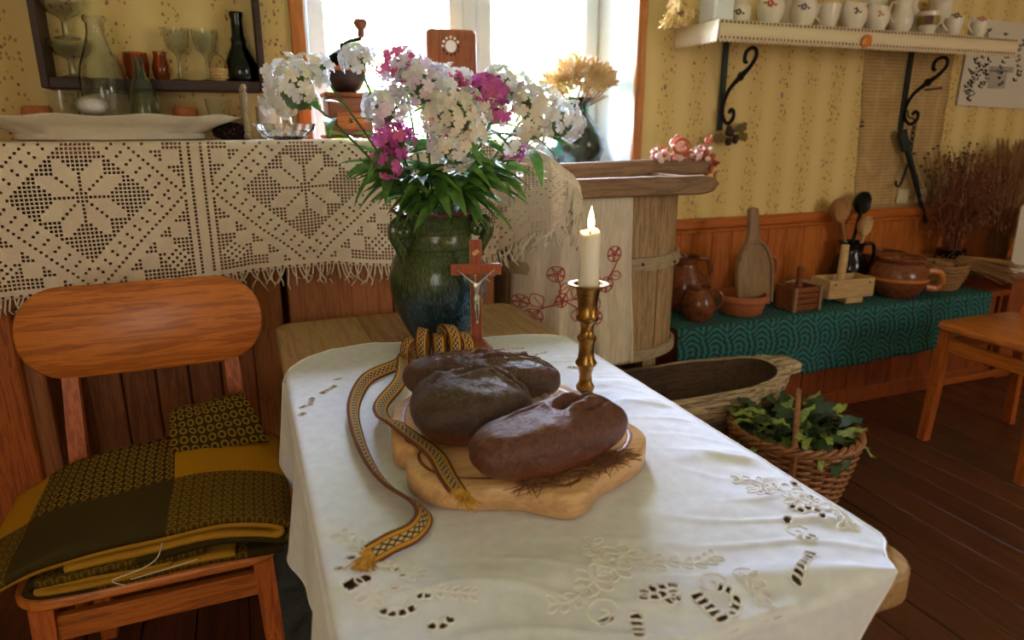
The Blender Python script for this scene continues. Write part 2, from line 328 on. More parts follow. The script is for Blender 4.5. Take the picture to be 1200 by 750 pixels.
# ------------------------------------------------------------------ mesh builder
class B:
    def __init__(s, T=None): s.v = []; s.f = []; s.uv = None; s.T = T
    def add(s, vs, fs, uvs=None):
        o = len(s.v)
        if s.T is not None: vs = [s.T @ Vector(p) for p in vs]
        s.v += [tuple(p) for p in vs]; s.f += [tuple(i + o for i in q) for q in fs]
        if uvs is not None: s.uv = (s.uv or []) + list(uvs)
    def box(s, c, d, rot=(0, 0, 0), bev=0.0):
        x, y, z = d[0] / 2, d[1] / 2, d[2] / 2; E = Euler(rot).to_matrix(); c = Vector(c)
        b = min(bev, x * .9, y * .9, z * .9)
        if b <= 0:
            vs = [(-x, -y, -z), (x, -y, -z), (x, y, -z), (-x, y, -z), (-x, -y, z), (x, -y, z), (x, y, z), (-x, y, z)]
            fs = [(0, 3, 2, 1), (4, 5, 6, 7), (0, 1, 5, 4), (1, 2, 6, 5), (2, 3, 7, 6), (3, 0, 4, 7)]
            s.add([c + E @ Vector(p) for p in vs], fs); return
        # chamfered: rings in z of an octagon outline
        def ring(i, zz): 
            a, q = x - i, y - i; k = b
            return [(-a + k, -q, zz), (a - k, -q, zz), (a, -q + k, zz), (a, q - k, zz), (a - k, q, zz), (-a + k, q, zz), (-a, q - k, zz), (-a, -q + k, zz)]
        vs = ring(b * .99, -z) + ring(0, -z + b) + ring(0, z - b) + ring(b * .99, z)
        fs = [tuple(reversed(range(8))), tuple(range(24, 32))]
        for r in range(3):
            for i in range(8): j = (i + 1) % 8; fs.append((r * 8 + i, r * 8 + j, r * 8 + 8 + j, r * 8 + 8 + i))
        s.add([c + E @ Vector(p) for p in vs], fs)
    def bar(s, a, b, wx, wy, wx2=None, wy2=None):
        """a tapered rectangular bar from a to b (mostly vertical or slanted); sizes along world x and y"""
        wx2 = wx if wx2 is None else wx2; wy2 = wy if wy2 is None else wy2; vs = []
        for p, X, Y in ((a, wx, wy), (b, wx2, wy2)):
            for dx, dy in ((-1, -1), (1, -1), (1, 1), (-1, 1)): vs.append((p[0] + dx * X / 2, p[1] + dy * Y / 2, p[2]))
        s.add(vs, [(0, 3, 2, 1), (4, 5, 6, 7), (0, 1, 5, 4), (1, 2, 6, 5), (2, 3, 7, 6), (3, 0, 4, 7)])
    def tube(s, pts, r, n=8, cap=True, flat=None, up=(0, 0, 1)):
        pts = [Vector(p) for p in pts]; k = len(pts); rr = r if isinstance(r, (list, tuple)) else [r] * k
        vs = []; U = Vector(up)
        for i, p in enumerate(pts):
            t = (pts[min(i + 1, k - 1)] - pts[max(i - 1, 0)]); t = t.normalized() if t.length > 1e-9 else Vector((0, 0, 1))
            u = U if abs(t.dot(U)) < 0.95 else Vector((1, 0.1, 0)).normalized()
            a = t.cross(u).normalized(); b = a.cross(t)
            for j in range(n):
                g = 2 * PI * j / n; fx, fy = (flat if flat else (1, 1))
                vs.append(p + a * (math.cos(g) * rr[i] * fx) + b * (math.sin(g) * rr[i] * fy))
        fs = [(i * n + j, i * n + (j + 1) % n, i * n + n + (j + 1) % n, i * n + n + j) for i in range(k - 1) for j in range(n)]
        if cap: fs += [tuple(reversed(range(n))), tuple(range((k - 1) * n, k * n))]
        s.add(vs, fs)
    def lathe(s, prof, n=28, c=(0, 0, 0), ell=(1, 1), fn=None, cap=False):
        vs = []; m = len(prof)
        for i, (r, z) in enumerate(prof):
            for j in range(n):
                g = 2 * PI * j / n; p = Vector((c[0] + math.cos(g) * r * ell[0], c[1] + math.sin(g) * r * ell[1], c[2] + z))
                vs.append(fn(p, i, g) if fn else p)
        fs = [(i * n + j, i * n + (j + 1) % n, i * n + n + (j + 1) % n, i * n + n + j) for i in range(m - 1) for j in range(n)]
        if cap: fs += [tuple(reversed(range(n))), tuple(range((m - 1) * n, m * n))]
        s.add(vs, fs)
    def sheet(s, fn, nu, nv, uv=None, keep=None):
        vs = []; us = []
        for i in range(nu + 1):
            for j in range(nv + 1):
                a, b = i / nu, j / nv; vs.append(fn(a, b)); us.append(uv(a, b) if uv else (a, b))
        fs = [(i * (nv + 1) + j, (i + 1) * (nv + 1) + j, (i + 1) * (nv + 1) + j + 1, i * (nv + 1) + j + 1) for i in range(nu) for j in range(nv) if keep is None or keep(i, j)]
        s.add(vs, fs, us)
    def ball(s, c, r, nu=14, nv=10, fn=None):
        rx, ry, rz = (r, r, r) if isinstance(r, (int, float)) else r; vs = []
        for i in range(nv + 1):
            th = PI * i / nv
            for j in range(nu):
                g = 2 * PI * j / nu; d = Vector((math.sin(th) * math.cos(g), math.sin(th) * math.sin(g), math.cos(th)))
                p = Vector((d.x * rx, d.y * ry, d.z * rz)); p = fn(p, d) if fn else p; vs.append(Vector(c) + p)
        fs = [(i * nu + j, i * nu + nu + j, i * nu + nu + (j + 1) % nu, i * nu + (j + 1) % nu) for i in range(nv) for j in range(nu)]
        s.add(vs, fs)
    def prism(s, out, z0, z1, bev=0.0):
        n = len(out); c = Vector((sum(p[0] for p in out) / n, sum(p[1] for p in out) / n))
        def ring(ins, z):
            r = []
            for i in range(n):
                p, a, q = Vector(out[i]), Vector(out[i - 1]), Vector(out[(i + 1) % n])
                e = (q - a); nn = Vector((-e.y, e.x)).normalized(); r.append((p.x + nn.x * ins, p.y + nn.y * ins, z))
            return r
        area2 = sum(out[i - 1][0] * out[i][1] - out[i][0] * out[i - 1][1] for i in range(n))
        if area2 < 0: out = out[::-1]
        rings = [ring(bev, z0), ring(0, z0 + bev), ring(0, z1 - bev), ring(bev * .4, z1 - bev * .4), ring(bev, z1)] if bev else [ring(0, z0), ring(0, z1)]
        vs = sum(rings, []); m = len(rings)
        fs = [tuple(reversed(range(n))), tuple(range((m - 1) * n, m * n))]
        fs += [(i * n + j, i * n + (j + 1) % n, i * n + n + (j + 1) % n, i * n + n + j) for i in range(m - 1) for j in range(n)]
        s.add(vs, fs)
    def mesh(s, name, mat, smooth=35):
        me = bpy.data.meshes.new(name); me.from_pydata(s.v, [], s.f); me.validate(clean_customdata=False)
        if s.uv and len(s.uv) == len(s.v):
            ul = me.uv_layers.new(name='UV')
            for lp in me.loops: ul.data[lp.index].uv = s.uv[lp.vertex_index]
        me.materials.append(M_[mat] if isinstance(mat, str) else mat)
        if smooth:
            for p in me.polygons: p.use_smooth = True
            me.set_sharp_from_angle(angle=R(smooth))
        me.update(); return me
    def build(s, name, mat, parent=None, smooth=35):
        o = bpy.data.objects.new(name, s.mesh(name, mat, smooth)); COL.objects.link(o)
        if parent: o.parent = parent
        return o

def tag(o, label=None, cat=None, group=None, kind=None):
    for k, v in (('label', label), ('category', cat), ('group', group), ('kind', kind)):
        if v: o[k] = v
    return o
def thing(name, label, cat, loc=(0, 0, 0), rz=0.0, group=None):
    o = bpy.data.objects.new(name, None); COL.objects.link(o); o.location = loc; o.rotation_euler = (0, 0, rz); o.empty_display_size = 0.03
    return tag(o, label, cat, group)
def link(name, me, parent=None, loc=(0, 0, 0), rot=None):
    o = bpy.data.objects.new(name, me); COL.objects.link(o); o.parent = parent; o.location = loc
    if rot is not None: o.rotation_euler = rot
    return o
def part(name, mat, parent, fn, smooth=35):
    b = B(); fn(b); return b.build(name, mat, parent, smooth)
def solid(o, t, off=0.0):
    m = o.modifiers.new('thick', 'SOLIDIFY'); m.thickness = t; m.offset = off; return o
def sub(o, n=1):
    m = o.modifiers.new('sub', 'SUBSURF'); m.levels = n; m.render_levels = n; return o
def lerp(a, b, t): return a + (b - a) * t
def ipl(xs, ys, x):
    if x <= xs[0]: return ys[0]
    for i in range(1, len(xs)):
        if x <= xs[i]: return lerp(ys[i - 1], ys[i], (x - xs[i - 1]) / (xs[i] - xs[i - 1]))
    return ys[-1]
def nz(x, y, z=0.0): return noise.noise((x, y, z))
def smooth_path(pts, n=8):
    pts = [Vector(p) for p in pts]; out = []
    for i in range(len(pts) - 1):
        p0, p1, p2, p3 = pts[max(i - 1, 0)], pts[i], pts[i + 1], pts[min(i + 2, len(pts) - 1)]
        for k in range(n):
            t = k / n; out.append(0.5 * ((2 * p1) + (p2 - p0) * t + (2 * p0 - 5 * p1 + 4 * p2 - p3) * t * t + (3 * p1 - p0 - 3 * p2 + p3) * t ** 3))
    out.append(pts[-1]); return out

# ================================================================== SETTING
def struct(o): o['kind'] = 'structure'; return o
fl = struct(part('floor', 'floor', None, lambda b: b.box((1.55, 1.15, -0.06), (6.3, 5.5, 0.08)), 0))
pl_me = B(); pl_me.box((0, 0, 0), (0.134, 5.0, 0.024), bev=0.004); pl_me = pl_me.mesh('plank', 'floor', 0)
for i in range(44): link('plank', pl_me, fl, (-1.40 + 0.137 * i, 0.35 if i % 2 else 0.30, -0.012))
YW = 2.75
def wallb(b):
    b.box((-0.6725, YW + 0.18, 1.22), (1.855, 0.36, 2.56)); b.box((3.1725, YW + 0.18, 1.22), (3.055, 0.36, 2.56))
    b.box((0.95, YW + 0.18, 0.52), (1.39, 0.36, 1.16)); b.box((0.95, YW + 0.18, 2.36), (1.39, 0.36, 0.28))
struct(part('wall_back', 'wallpaper', None, wallb, 0))
struct(part('wall_left', 'wallpaper', None, lambda b: b.box((-1.65, 0.65, 1.22), (0.1, 4.2, 2.56)), 0))
struct(part('wall_right', 'wallpaper', None, lambda b: b.box((4.75, 0.65, 1.22), (0.1, 4.2, 2.56)), 0))
struct(part('wall_front', 'wallpaper', None, lambda b: b.box((1.55, -1.5, 1.22), (6.3, 0.1, 2.56)), 0))
struct(part('ceiling', 'ceil', None, lambda b: b.box((1.55, 0.8, 2.54), (6.3, 4.7, 0.08)), 0))
# window
win = struct(thing('window_1', None, None, (0.95, 3.06, 1.12)))
def frame(b, x0, x1, z0, z1, t, d, y=0.0):
    b.box(((x0 + x1) / 2, y, z0 + t / 2), (x1 - x0, d, t), bev=.006); b.box(((x0 + x1) / 2, y, z1 - t / 2), (x1 - x0, d, t), bev=.006)
    b.box((x0 + t / 2, y, (z0 + z1) / 2), (t, d, z1 - z0 - 2 * t), bev=.006); b.box((x1 - t / 2, y, (z0 + z1) / 2), (t, d, z1 - z0 - 2 * t), bev=.006)
part('window_frame', 'white', win, lambda b: frame(b, -0.695, 0.695, 0, 1.1, 0.05, 0.09), 0)
part('mullion', 'white', win, lambda b: b.box((0.03, 0, 0.55), (0.06, 0.09, 1.0), bev=.006), 0)
for x0, x1 in ((-0.645, 0.0), (0.06, 0.645)):
    s = part('sash', 'white', win, lambda b: frame(b, x0 + 0.003, x1 - 0.003, 0.053, 1.047, 0.062, 0.06, -0.03), 0)
    part('pane', 'pane', s, lambda b: b.box(((x0 + x1) / 2, -0.03, 0.55), (x1 - x0 - 0.12, 0.006, 0.875)), 0)
h = part('handle', 'white', win, lambda b: (b.box((0.03, -0.052, 0.5), (0.03, 0.015, 0.07), bev=.004), b.box((0.03, -0.085, 0.46), (0.02, 0.016, 0.12), bev=.004), b.box((0.03, -0.068, 0.5), (0.016, 0.03, 0.016))), 0)
rv = struct(thing('trim_1', None, None, (0, 0, 0)))
part('reveal_board', 'plaster', rv, lambda b: b.add([(1.642, 2.74, 1.13), (1.606, 3.015, 1.13), (1.644, 3.015, 1.13), (1.652, 2.74, 1.13), (1.642, 2.74, 2.215), (1.606, 3.015, 2.215), (1.644, 3.015, 2.215), (1.652, 2.74, 2.215)], [(0, 1, 5, 4), (1, 2, 6, 5), (2, 3, 7, 6), (3, 0, 4, 7), (0, 3, 2, 1), (4, 5, 6, 7)]), 0)
part('reveal_board', 'plaster', rv, lambda b: b.box((0.263, 2.88, 1.67), (0.012, 0.27, 1.08)), 0)
part('reveal_board', 'plaster', rv, lambda b: b.box((0.95, 2.88, 2.217), (1.37, 0.27, 0.012)), 0)
struct(part('trim_2', 'white', None, lambda b: b.box((0.95, 2.865, 1.1085), (1.387, 0.30, 0.03), bev=.008), 0))   # window sill
cs = struct(thing('trim_3', None, None, (0, 0, 0)))
part('casing_board', 'trimw', cs, lambda b: b.box((0.242, 2.738, 1.70), (0.05, 0.024, 1.18), bev=.004), 0)
part('casing_board', 'trimw', cs, lambda b: b.box((1.664, 2.738, 1.66), (0.046, 0.024, 1.12), bev=.004), 0)
part('casing_board', 'trimw', cs, lambda b: b.box((0.95, 2.738, 2.25), (1.47, 0.024, 0.06), bev=.004), 0)
# wainscot of the right half
wn = struct(thing('trim_4', None, None, (0, 0, 0)))
me = B(); me.box((0, 0, 0), (0.112, 0.014, 0.86), bev=.005); me = me.mesh('board', 'wains', 0)
for i in range(27): link('board', me, wn, (1.60 + 0.115 * i, 2.742, 0.43))
part('chair_rail', 'rail', wn, lambda b: (b.box((3.12, 2.728, 0.878), (3.1, 0.04, 0.05), bev=.008), b.box((3.12, 2.733, 0.843), (3.1, 0.028, 0.02), bev=.004)), 0)
sw = thing('light_switch', 'ivory square light switch above the orange chair rail, left of the two', 'switch', (3.352, 2.742, 0.962))
part('plate', 'switch', sw, lambda b: b.box((0, -0.006, 0), (0.078, 0.014, 0.078), bev=.005), 0)
part('rocker', 'switch', sw, lambda b: b.box((0, -0.015, 0), (0.05, 0.008, 0.052), bev=.003), 0)
sw = thing('power_socket', 'ivory wall socket right of the light switch, crossed by the iron rod', 'socket', (3.49, 2.742, 0.96))
part('plate', 'switch', sw, lambda b: b.box((0, -0.006, 0), (0.078, 0.014, 0.078), bev=.005), 0)
part('socket_cup', 'paper', sw, lambda b: b.lathe([(0.027, -0.0), (0.024, -0.003), (0.008, -0.003)], 16, (0, 0, 0), fn=lambda p, i, g: Vector((p.x, -0.0135 - p.z, p.y))), 0)
# newsprint strip on the wall (torn wallpaper showing old newspapers)
def newsp(b):
    def edge(z, s): return 0.012 * nz(z * 9, s) + 0.006 * nz(z * 40, s + 3)
    def fn(a, c):
        z = lerp(0.905, 1.75, c); x0 = lerp(3.02, 2.955, c) + edge(z, 1); x1 = lerp(3.60, 3.585, c) + edge(z, 5); return (lerp(x0, x1, a), 2.7465 + 0.002 * nz(a * 7, c * 9), z)
    b.sheet(fn, 10, 40)
o = tag(solid(part('newspaper_strip', 'news', None, newsp), 0.002), 'yellowed old newspaper sheets pasted on the wall behind the right iron bracket', 'newspaper')
def bar_b(b):
    for x, z, l in ((3.47, 1.52, 0.13), (3.0, 1.35, 0.02), (3.0, 1.33, 0.03)): b.box((x, 2.7445, z), (l, 0.001, 0.012), rot=(0, R(-6), 0))
part('headline', 'darkw', o, bar_b, 0)

# outdoors
struct(part('ground', 'grass', None, lambda b: b.box((1.5, 12, -0.35), (26, 17.4, 0.1)), 0))
def bush(x, y, r, h, label, seed):
    t = thing('garden_bush', label, 'bush', (x, y, -0.3)); rnd = random.Random(seed)
    part('trunk', 'wickerd', t, lambda b: b.tube([(0, 0, 0), (0.05, 0, h * .4), (0, 0.05, h * .8)], [0.09, 0.07, 0.03], 7))
    def lf(b):
        for _ in range(900):
            d = Vector((rnd.gauss(0, 1), rnd.gauss(0, 1), rnd.gauss(0, 1))).normalized() * rnd.uniform(.55, 1); p = Vector((d.x * r, d.y * r, h * .62 + d.z * h * .42))
            a = Vector((rnd.uniform(-1, 1), rnd.uniform(-1, 1), rnd.uniform(-.6, .6))).normalized() * 0.13; c = a.cross(Vector((rnd.uniform(-1, 1), rnd.uniform(-1, 1), 1))).normalized() * 0.06
            b.add([p - a, p + c, p + a, p - c], [(0, 1, 2, 3)])
    o = part('leaves', 'bush', t, lf, 0); o['kind'] = 'stuff'
bush(0.6, 7.0, 1.0, 2.7, 'sunlit garden bush seen through the left window sash', 1)
bush(3.0, 7.6, 1.3, 3.2, 'sunlit garden bush seen through the right window sash', 2)
bush(6.2, 11.0, 1.6, 4.6, 'tall garden tree farther off behind the right window sash', 3)
bush(-1.2, 11.5, 1.5, 4.2, 'tall garden tree farther off behind the left window sash', 4)

# ================================================================== CABINET WITH LACE (left)
cb = thing('sideboard', 'tall red brown pine cabinet with lace over its top, left of the window', 'cabinet', (0, 0, 0))
part('countertop', 'panel', cb, lambda b: b.box((-0.34, 2.465, 1.262), (2.28, 0.54, 0.036), bev=.006), 0)
part('side_panel', 'panel', cb, lambda b: b.box((0.785, 2.475, 0.622), (0.024, 0.50, 1.244)), 0)
part('back_panel', 'panel', cb, lambda b: b.box((-0.35, 2.70, 0.62), (2.2, 0.02, 1.2)), 0)
def fr(x0, x1, dy=0.0, mat='panel'):
    part('front_board', mat, cb, lambda b: b.box(((x0 + x1) / 2, 2.232 - dy, 0.622), (x1 - x0 - 0.006, 0.024, 1.244), bev=.004), 0)
xs = [-1.48, -1.37, -1.26, -1.15, -1.04, -0.93, -0.82, -0.71, -0.58, -0.47, -0.36, -0.25, -0.14, -0.018, 0.085]
for a, b_ in zip(xs, xs[1:]): fr(a, b_, -.43 if -.65 < a < -.1 else 0)  # some boards recessed deep, shaped to put shade behind the chair
part('shade_niche_cheek', 'panel', cb, lambda b: b.box((-.03, 2.455, .622), (.022, .42, 1.244)), 0)
fr(0.10, 0.436, 0.012); fr(0.436, 0.797, 0.012)
part('corner_board', 'orange_z', cb, lambda b: b.box((-0.72, 2.208, 0.62), (0.18, 0.04, 1.23), bev=.006), 0)
part('shelf_board', 'panel', cb, lambda b: b.box((-0.34, 2.47, 0.05), (2.2, 0.46, 0.03)), 0)

def lace():
    cs_ = 0.0106; b = B()
    def pat(i, j):
        di = (i + 17) % 55 - 27; dj = j - 13; a, m = max(abs(di), abs(dj)), min(abs(di), abs(dj)); man = abs(di) + abs(dj)
        if j >= 36: return (j == 37 and i % 2 == 0)
        if a <= 9 and man <= 14:
            if m == 0 or m == a: return a > 0 or True
            if m <= 5 and a - m <= 5: return False
            return True
        if man <= 16: return True
        if man in (17, 18): return False
        if man == 19: return i % 2 == 0
        if man in (20,): return False
        if man == 21: return (i + 1) % 2 == 0
        if man in (22, 23): return False
        if man == 24: return True
        if man == 25: return False
        stp = abs(di) // 4 * 4 + abs(dj) // 4 * 4
        if abs(di) in (26, 24): return True
        if abs(di) in (25, 27): return False
        if man in (26, 27) or stp == 28: return False
        qi = (abs(di) - 20); qj = abs(abs(dj) - 17)
        if abs(qi) + qj < 5: return (qi + qj) % 2 == 0
        return True
    NI = 203; NT = 25; NJ = 38   # columns; rows on the top; rows hanging
    X0 = -1.10
    def P(i, j):
        x = X0 + i * cs_
        if j <= 0:      # lies on the counter top
            y = 2.192 - j * cs_; z = 1.2835
            d = max(0, x - 0.80)
            if d > 0: z -= ipl([0, .08, .16, .26], [0, .012, .055, .105], d); y -= min(.20, d * 1.5) * (1 if j > -6 else max(0, 1 + (j + 6) / 12)); x = 0.80 + d * 0.68
            return Vector((x, y, z))
        s = j * cs_; drop = ipl([-1.1, -0.6, -0.2, 0.03, 0.25, 0.45, 0.62, 0.80, 0.95, 1.06], [.43, .41, .40, .375, .365, .39, .46, .36, .21, .11], x) / 0.40 * s * (1 + 0.03 * nz(x * 4, s * 6))
        fold = 0.011 * math.sin(x * 21 + 1.5 * math.sin(x * 7)) * min(1, s / 0.15)
        y = 2.181 - abs(fold) - 0.012 * min(1, s * 9) + 0.003 * nz(x * 30, s * 30); z = 1.2835 - drop + (0.008 if s < cs_ * .5 else 0)
        d = max(0, x - 0.80)
        if d > 0:
            y -= min(.20, d * 1.5) + 0.012; z -= ipl([0, .08, .16, .26], [0, .012, .055, .105], d); x = 0.80 + d * 0.68
        return Vector((x, y, z))
    cache = {}
    def V(i, j):
        if (i, j) not in cache: cache[(i, j)] = len(b.v); b.v.append(tuple(P(i, j)))
        return cache[(i, j)]
    for i in range(NI):
        for j in range(-NT, NJ):
            q = (V(i, j), V(i, j + 1), V(i + 1, j + 1), V(i + 1, j))
            if pat(i, j if j >= 0 else -j):
                c = [Vector(b.v[k]) for k in q]; m = (c[0] + c[1] + c[2] + c[3]) / 4; o = len(b.v); h = 0.68
                b.v += [tuple(m + (k - m) * h) for k in c]
                for k in range(4): b.f.append((q[k], q[(k + 1) % 4], o + (k + 1) % 4, o + k))
            else: b.f.append(q)
    o = b.build('lace_runner', 'lacemat', None, 60)
    solid(o, 0.0016); tag(o, 'ecru filet crochet lace runner with star pattern draped over the tall cabinet', 'lace runner')
    fb = B(); rnd = random.Random(3)
    for i in range(0, NI + 1):
        for _ in range(1 if i < 174 else 2):
            p = P(i, NJ); L = rnd.uniform(.03, .07); dx = rnd.uniform(-.025, .025)
            fb.tube([p, p + Vector((dx * .4, -.004, -L * .4)), p + Vector((dx, -.002, -L * .75)), p + Vector((dx * 1.3 + rnd.uniform(-.015, .015), 0, -L))], [.0022, .0026, .0024, .0014], 5)
    for j in range(-13, NJ):       # right end of the runner
        for _ in range(2):
            p = P(NI, j); L = rnd.uniform(.05, .13); dx = rnd.uniform(-.01, .03)
            fb.tube([p, p + Vector((dx * .6, -.008, -L * .35)), p + Vector((dx, -.012, -L * .7)), p + Vector((dx * .8 + rnd.uniform(-.02, .01), -.012, -L))], [.0024, .0032, .0030, .0016], 5)
    f = fb.build('fringe', 'linenfringe', o); f['kind'] = 'stuff'
lace()
CT = 1.285   # top of the lace covered counter
# platter
pt = thing('oval_platter', 'large cream oval platter on the lace runner at the far left', 'platter', (-0.34, 2.40, CT))
def platf(b):
    pr = [(0.0, 0.012), (0.22, 0.012), (0.25, 0.020), (0.30, 0.045), (0.365, 0.066), (0.368, 0.071), (0.36, 0.070), (0.29, 0.050), (0.24, 0.030), (0.0, 0.024)]
    pr = [(0.0, 0.0), (0.235, 0.0), (0.25, 0.004)] + pr[2:]
    def fl(p, i, g):
        if 3 < i < 8: p.z += 0.004 * math.cos(g * 10)
        return p
    b.lathe(pr, 64, ell=(1.0, 0.46), fn=fl)
part('dish', 'platter', pt, platf, 50)
def bottle(name, label, loc, prof, mat, parts=(), n=28, cat='bottle', group=None, t=0.004):
    o = thing(name, label, cat, loc, group=group)
    inner = [(max(r - t, 0.0005), z + (t if k == 0 else 0)) for k, (r, z) in enumerate(prof)]
    inner[0] = (0.0005, prof[0][1] + t * 1.5)
    def f(b): b.lathe([(0.0005, prof[0][1])] + prof + inner[::-1][:-1] + [(max(prof[1][0] - t, .001), prof[0][1] + t * 1.5), (0.0005, prof[0][1] + t * 1.5)], n)
    part('body', mat, o, f, 50)
    for nm, m, fn in parts: part(nm, m, o, fn)
    return o
bottle('milk_bottle', 'large clear glass bottle with flared neck behind the oval platter', (-0.372, 2.575, CT), [(0.062, 0), (0.066, 0.01), (0.066, 0.19), (0.060, 0.22), (0.036, 0.285), (0.027, 0.32), (0.026, 0.345), (0.031, 0.350), (0.034, 0.358), (0.031, 0.366)], 'glass')
bottle('glass_flask', 'small greenish glass bottle standing right of the large clear bottle', (-0.262, 2.52, CT), [(0.042, 0), (0.045, 0.01), (0.045, 0.11), (0.038, 0.145), (0.020, 0.19), (0.015, 0.215), (0.015, 0.232), (0.019, 0.236), (0.018, 0.244)], 'glassg')
bottle('glass_tumbler', 'plain glass tumbler left of the large clear bottle', (-0.487, 2.56, CT), [(0.034, 0), (0.036, 0.006), (0.046, 0.145)], 'glass', cat='glass', t=.003)
def spoon(b):
    b.ball((0, 0, 0), (0.043, 0.022, 0.030), 18, 10, fn=lambda p, d: Vector((p.x, p.y if p.y > 0 else p.y * .25, p.z)))
    b.tube([(0.036, 0, -0.006), (0.09, 0.0, -0.025), (0.15, 0, -0.034), (0.185, 0.0, -0.034)], [.006, .004, .005, .007], 8, flat=(1.6, .7))
o = tag(part('metal_ladle', 'pewter', None, spoon), 'dull metal ladle resting on the platter in front of the bottles', 'ladle'); o.location = (-0.385, 2.40, CT + 0.098); o.rotation_euler = (0, R(6), 0)
bottle('terracotta_cup', 'small terracotta cup behind the left end of the platter', (-0.56, 2.56, CT), [(0.028, 0), (0.034, 0.01), (0.044, 0.07), (0.040, 0.095), (0.034, 0.10)], 'terra', cat='cup')
def disc(b): b.lathe([(0.001, 0), (0.034, 0), (0.038, .004), (0.038, .046), (0.035, .05), (0.001, .05)], 24)
tin = thing('round_tin', 'small round tin with a terracotta coloured lid behind the platter', 'tin', (-0.148, 2.56, CT))
part('body', 'pewter', tin, lambda b: b.lathe([(0.001, 0), (0.034, 0), (0.034, .05), (0.001, .05)], 24))
part('lid', 'terra', tin, lambda b: b.lathe([(0.001, .0505), (0.034, .0505), (0.038, .0545), (0.038, .0965), (0.035, .1005), (0.001, .1005)], 24))
bottle('shot_glass', 'small flared glass holding dried grains behind platter end', (-0.045, 2.57, CT), [(0.022, 0), (0.026, 0.02), (0.038, 0.10), (0.043, 0.128)], 'glass', [('grains', 'straw', lambda b: b.ball((0, 0, 0.045), (0.022, 0.022, 0.03)))], cat='glass', t=.003)
def cone(b):
    for k in range(60):
        g = k * 2.4; zz = -1 + 2 * (k + .5) / 60; r = math.sqrt(1 - zz * zz); p = Vector((zz * .05, r * math.cos(g) * .024, .024 + r * math.sin(g) * .024)); b.ball(p, (.009, .006, .006), 6, 4)
o = tag(part('pine_cone', 'drydark', None, cone), 'dark pine cone lying under the right end of the platter', 'pine cone'); o.location = (-0.015, 2.47, CT)
fr_ = thing('picture_frame', 'narrow grey wooden frame standing edge-on right of platter', 'frame', (0.032, 2.45, CT))
part('frame_edge', 'hoop', fr_, lambda b: frame(b, -0.11, 0.11, 0, 0.165, 0.02, 0.018), 0); part('backing', 'paper', fr_, lambda b: b.box((0, 0.002, 0.082), (0.18, 0.006, 0.125)), 0); fr_.rotation_euler = (0, 0, R(91))
bottle('white_mug', 'white enamel mug behind the white phlox beside the picture frame', (0.112, 2.60, CT), [(0.036, 0), (0.04, 0.01), (0.042, 0.10), (0.044, 0.104)], 'china', [('ear', 'china', lambda b: b.tube([(0.04, -.005, .08), (0.065, -.01, .075), (0.07, -.01, .05), (0.06, -.01, .03), (0.04, -.005, .028)], .005, 8))], cat='mug')
def cutd(b):
    def fn(p, i, g):
        k = 1 + (0.035 if 0 < i < 5 else 0) * math.cos(g * 14 + i * PI); return Vector((p.x * k, p.y * k, p.z))
    b.lathe([(.001, 0), (.05, 0), (.07, .012), (.085, .030), (.092, .048), (.087, .048), (.078, .030), (.06, .014), (.001, .008)], 56, fn=fn)
o = tag(part('cut_glass_dish', 'glass', None, cutd, 20), 'low cut glass dish on the lace, under the white phlox', 'dish'); o.location = (0.145, 2.34, CT)
# coffee mill
cm = thing('coffee_grinder', 'dark brown wooden coffee grinder with crank before the window', 'coffee grinder', (0.375, 2.56, CT))
part('box', 'brownw', cm, lambda b: (b.box((0, 0, .075), (.15, .15, .13), bev=.006), b.box((0, 0, .006), (.18, .18, .012), bev=.004), b.box((0, 0, .146), (.17, .17, .014), bev=.004)), 0)
dr = part('drawer', 'orange_x', cm, lambda b: b.box((0, -.078, .06), (.10, .008, .06), bev=.003), 0)
part('knob', 'brass', dr, lambda b: b.ball((0, -.09, .06), .009))
part('bowl', 'darkw', cm, lambda b: b.lathe([(.03, .153), (.05, .165), (.068, .20), (.072, .235), (.066, .235), (.045, .20), (.001, .19)], 28))
part('lid_band', 'terra', cm, lambda b: b.lathe([(.067, .222), (.0735, .224), (.0735, .238), (.067, .24)], 28))
part('dome', 'iron', cm, lambda b: b.lathe([(.066, .24), (.055, .272), (.03, .292), (.014, .30), (.012, .318), (.001, .318)], 24))
cr = part('crank', 'iron', cm, lambda b: b.tube([(0, 0, .312), (.02, -.005, .324), (.05, -.01, .33), (.06, -.012, .335)], .007, 8))
part('crank_knob', 'brownw', cr, lambda b: b.lathe([(.008, .335), (.013, .345), (.012, .36), (.022, .372), (.025, .385), (.018, .395), (.001, .397)], 18, (.06, -.012, 0)))
wc = thing('wooden_case', 'upright brown wooden case with white round dial before the window', 'wooden case', (0.80, 2.71, CT - 0.165))
wc.location = (0.85, 2.90, 1.1245)
def rr(w, h, r, n=6):
    out = []
    for cx, cy, a0 in ((w / 2 - r, h - r, 0), (-w / 2 + r, h - r, 90), (-w / 2 + r, r, 180), (w / 2 - r, r, 270)):
        for k in range(n + 1): a = R(a0 + 90 * k / n); out.append((cx + r * math.cos(a), cy + r * math.sin(a)))
    return out
RX = Matrix.Rotation(R(90), 4, 'X')
def casef(b): b.T = Matrix.Rotation(R(90), 4, 'X'); b.prism(rr(.212, .58, .022), -.05, .05, .006)
part('body', 'radio', wc, casef, 40)
def dialf(b): b.lathe([(.001, .004), (.021, .004), (.024, 0)], 24, fn=lambda p, i, g: Vector((-.005 + p.x, -.051 - p.z, .515 + p.y)))
part('dial', 'dial', wc, dialf)
for k in range(12):
    g = R(30 * k); part('dot', 'dial' if k in (1, 2, 3, 4, 5, 6) else 'darkw', wc, lambda b: b.ball((-.005 + .034 * math.cos(g), -.051, .515 + .034 * math.sin(g)), (.0055, .003, .0055), 8, 6))

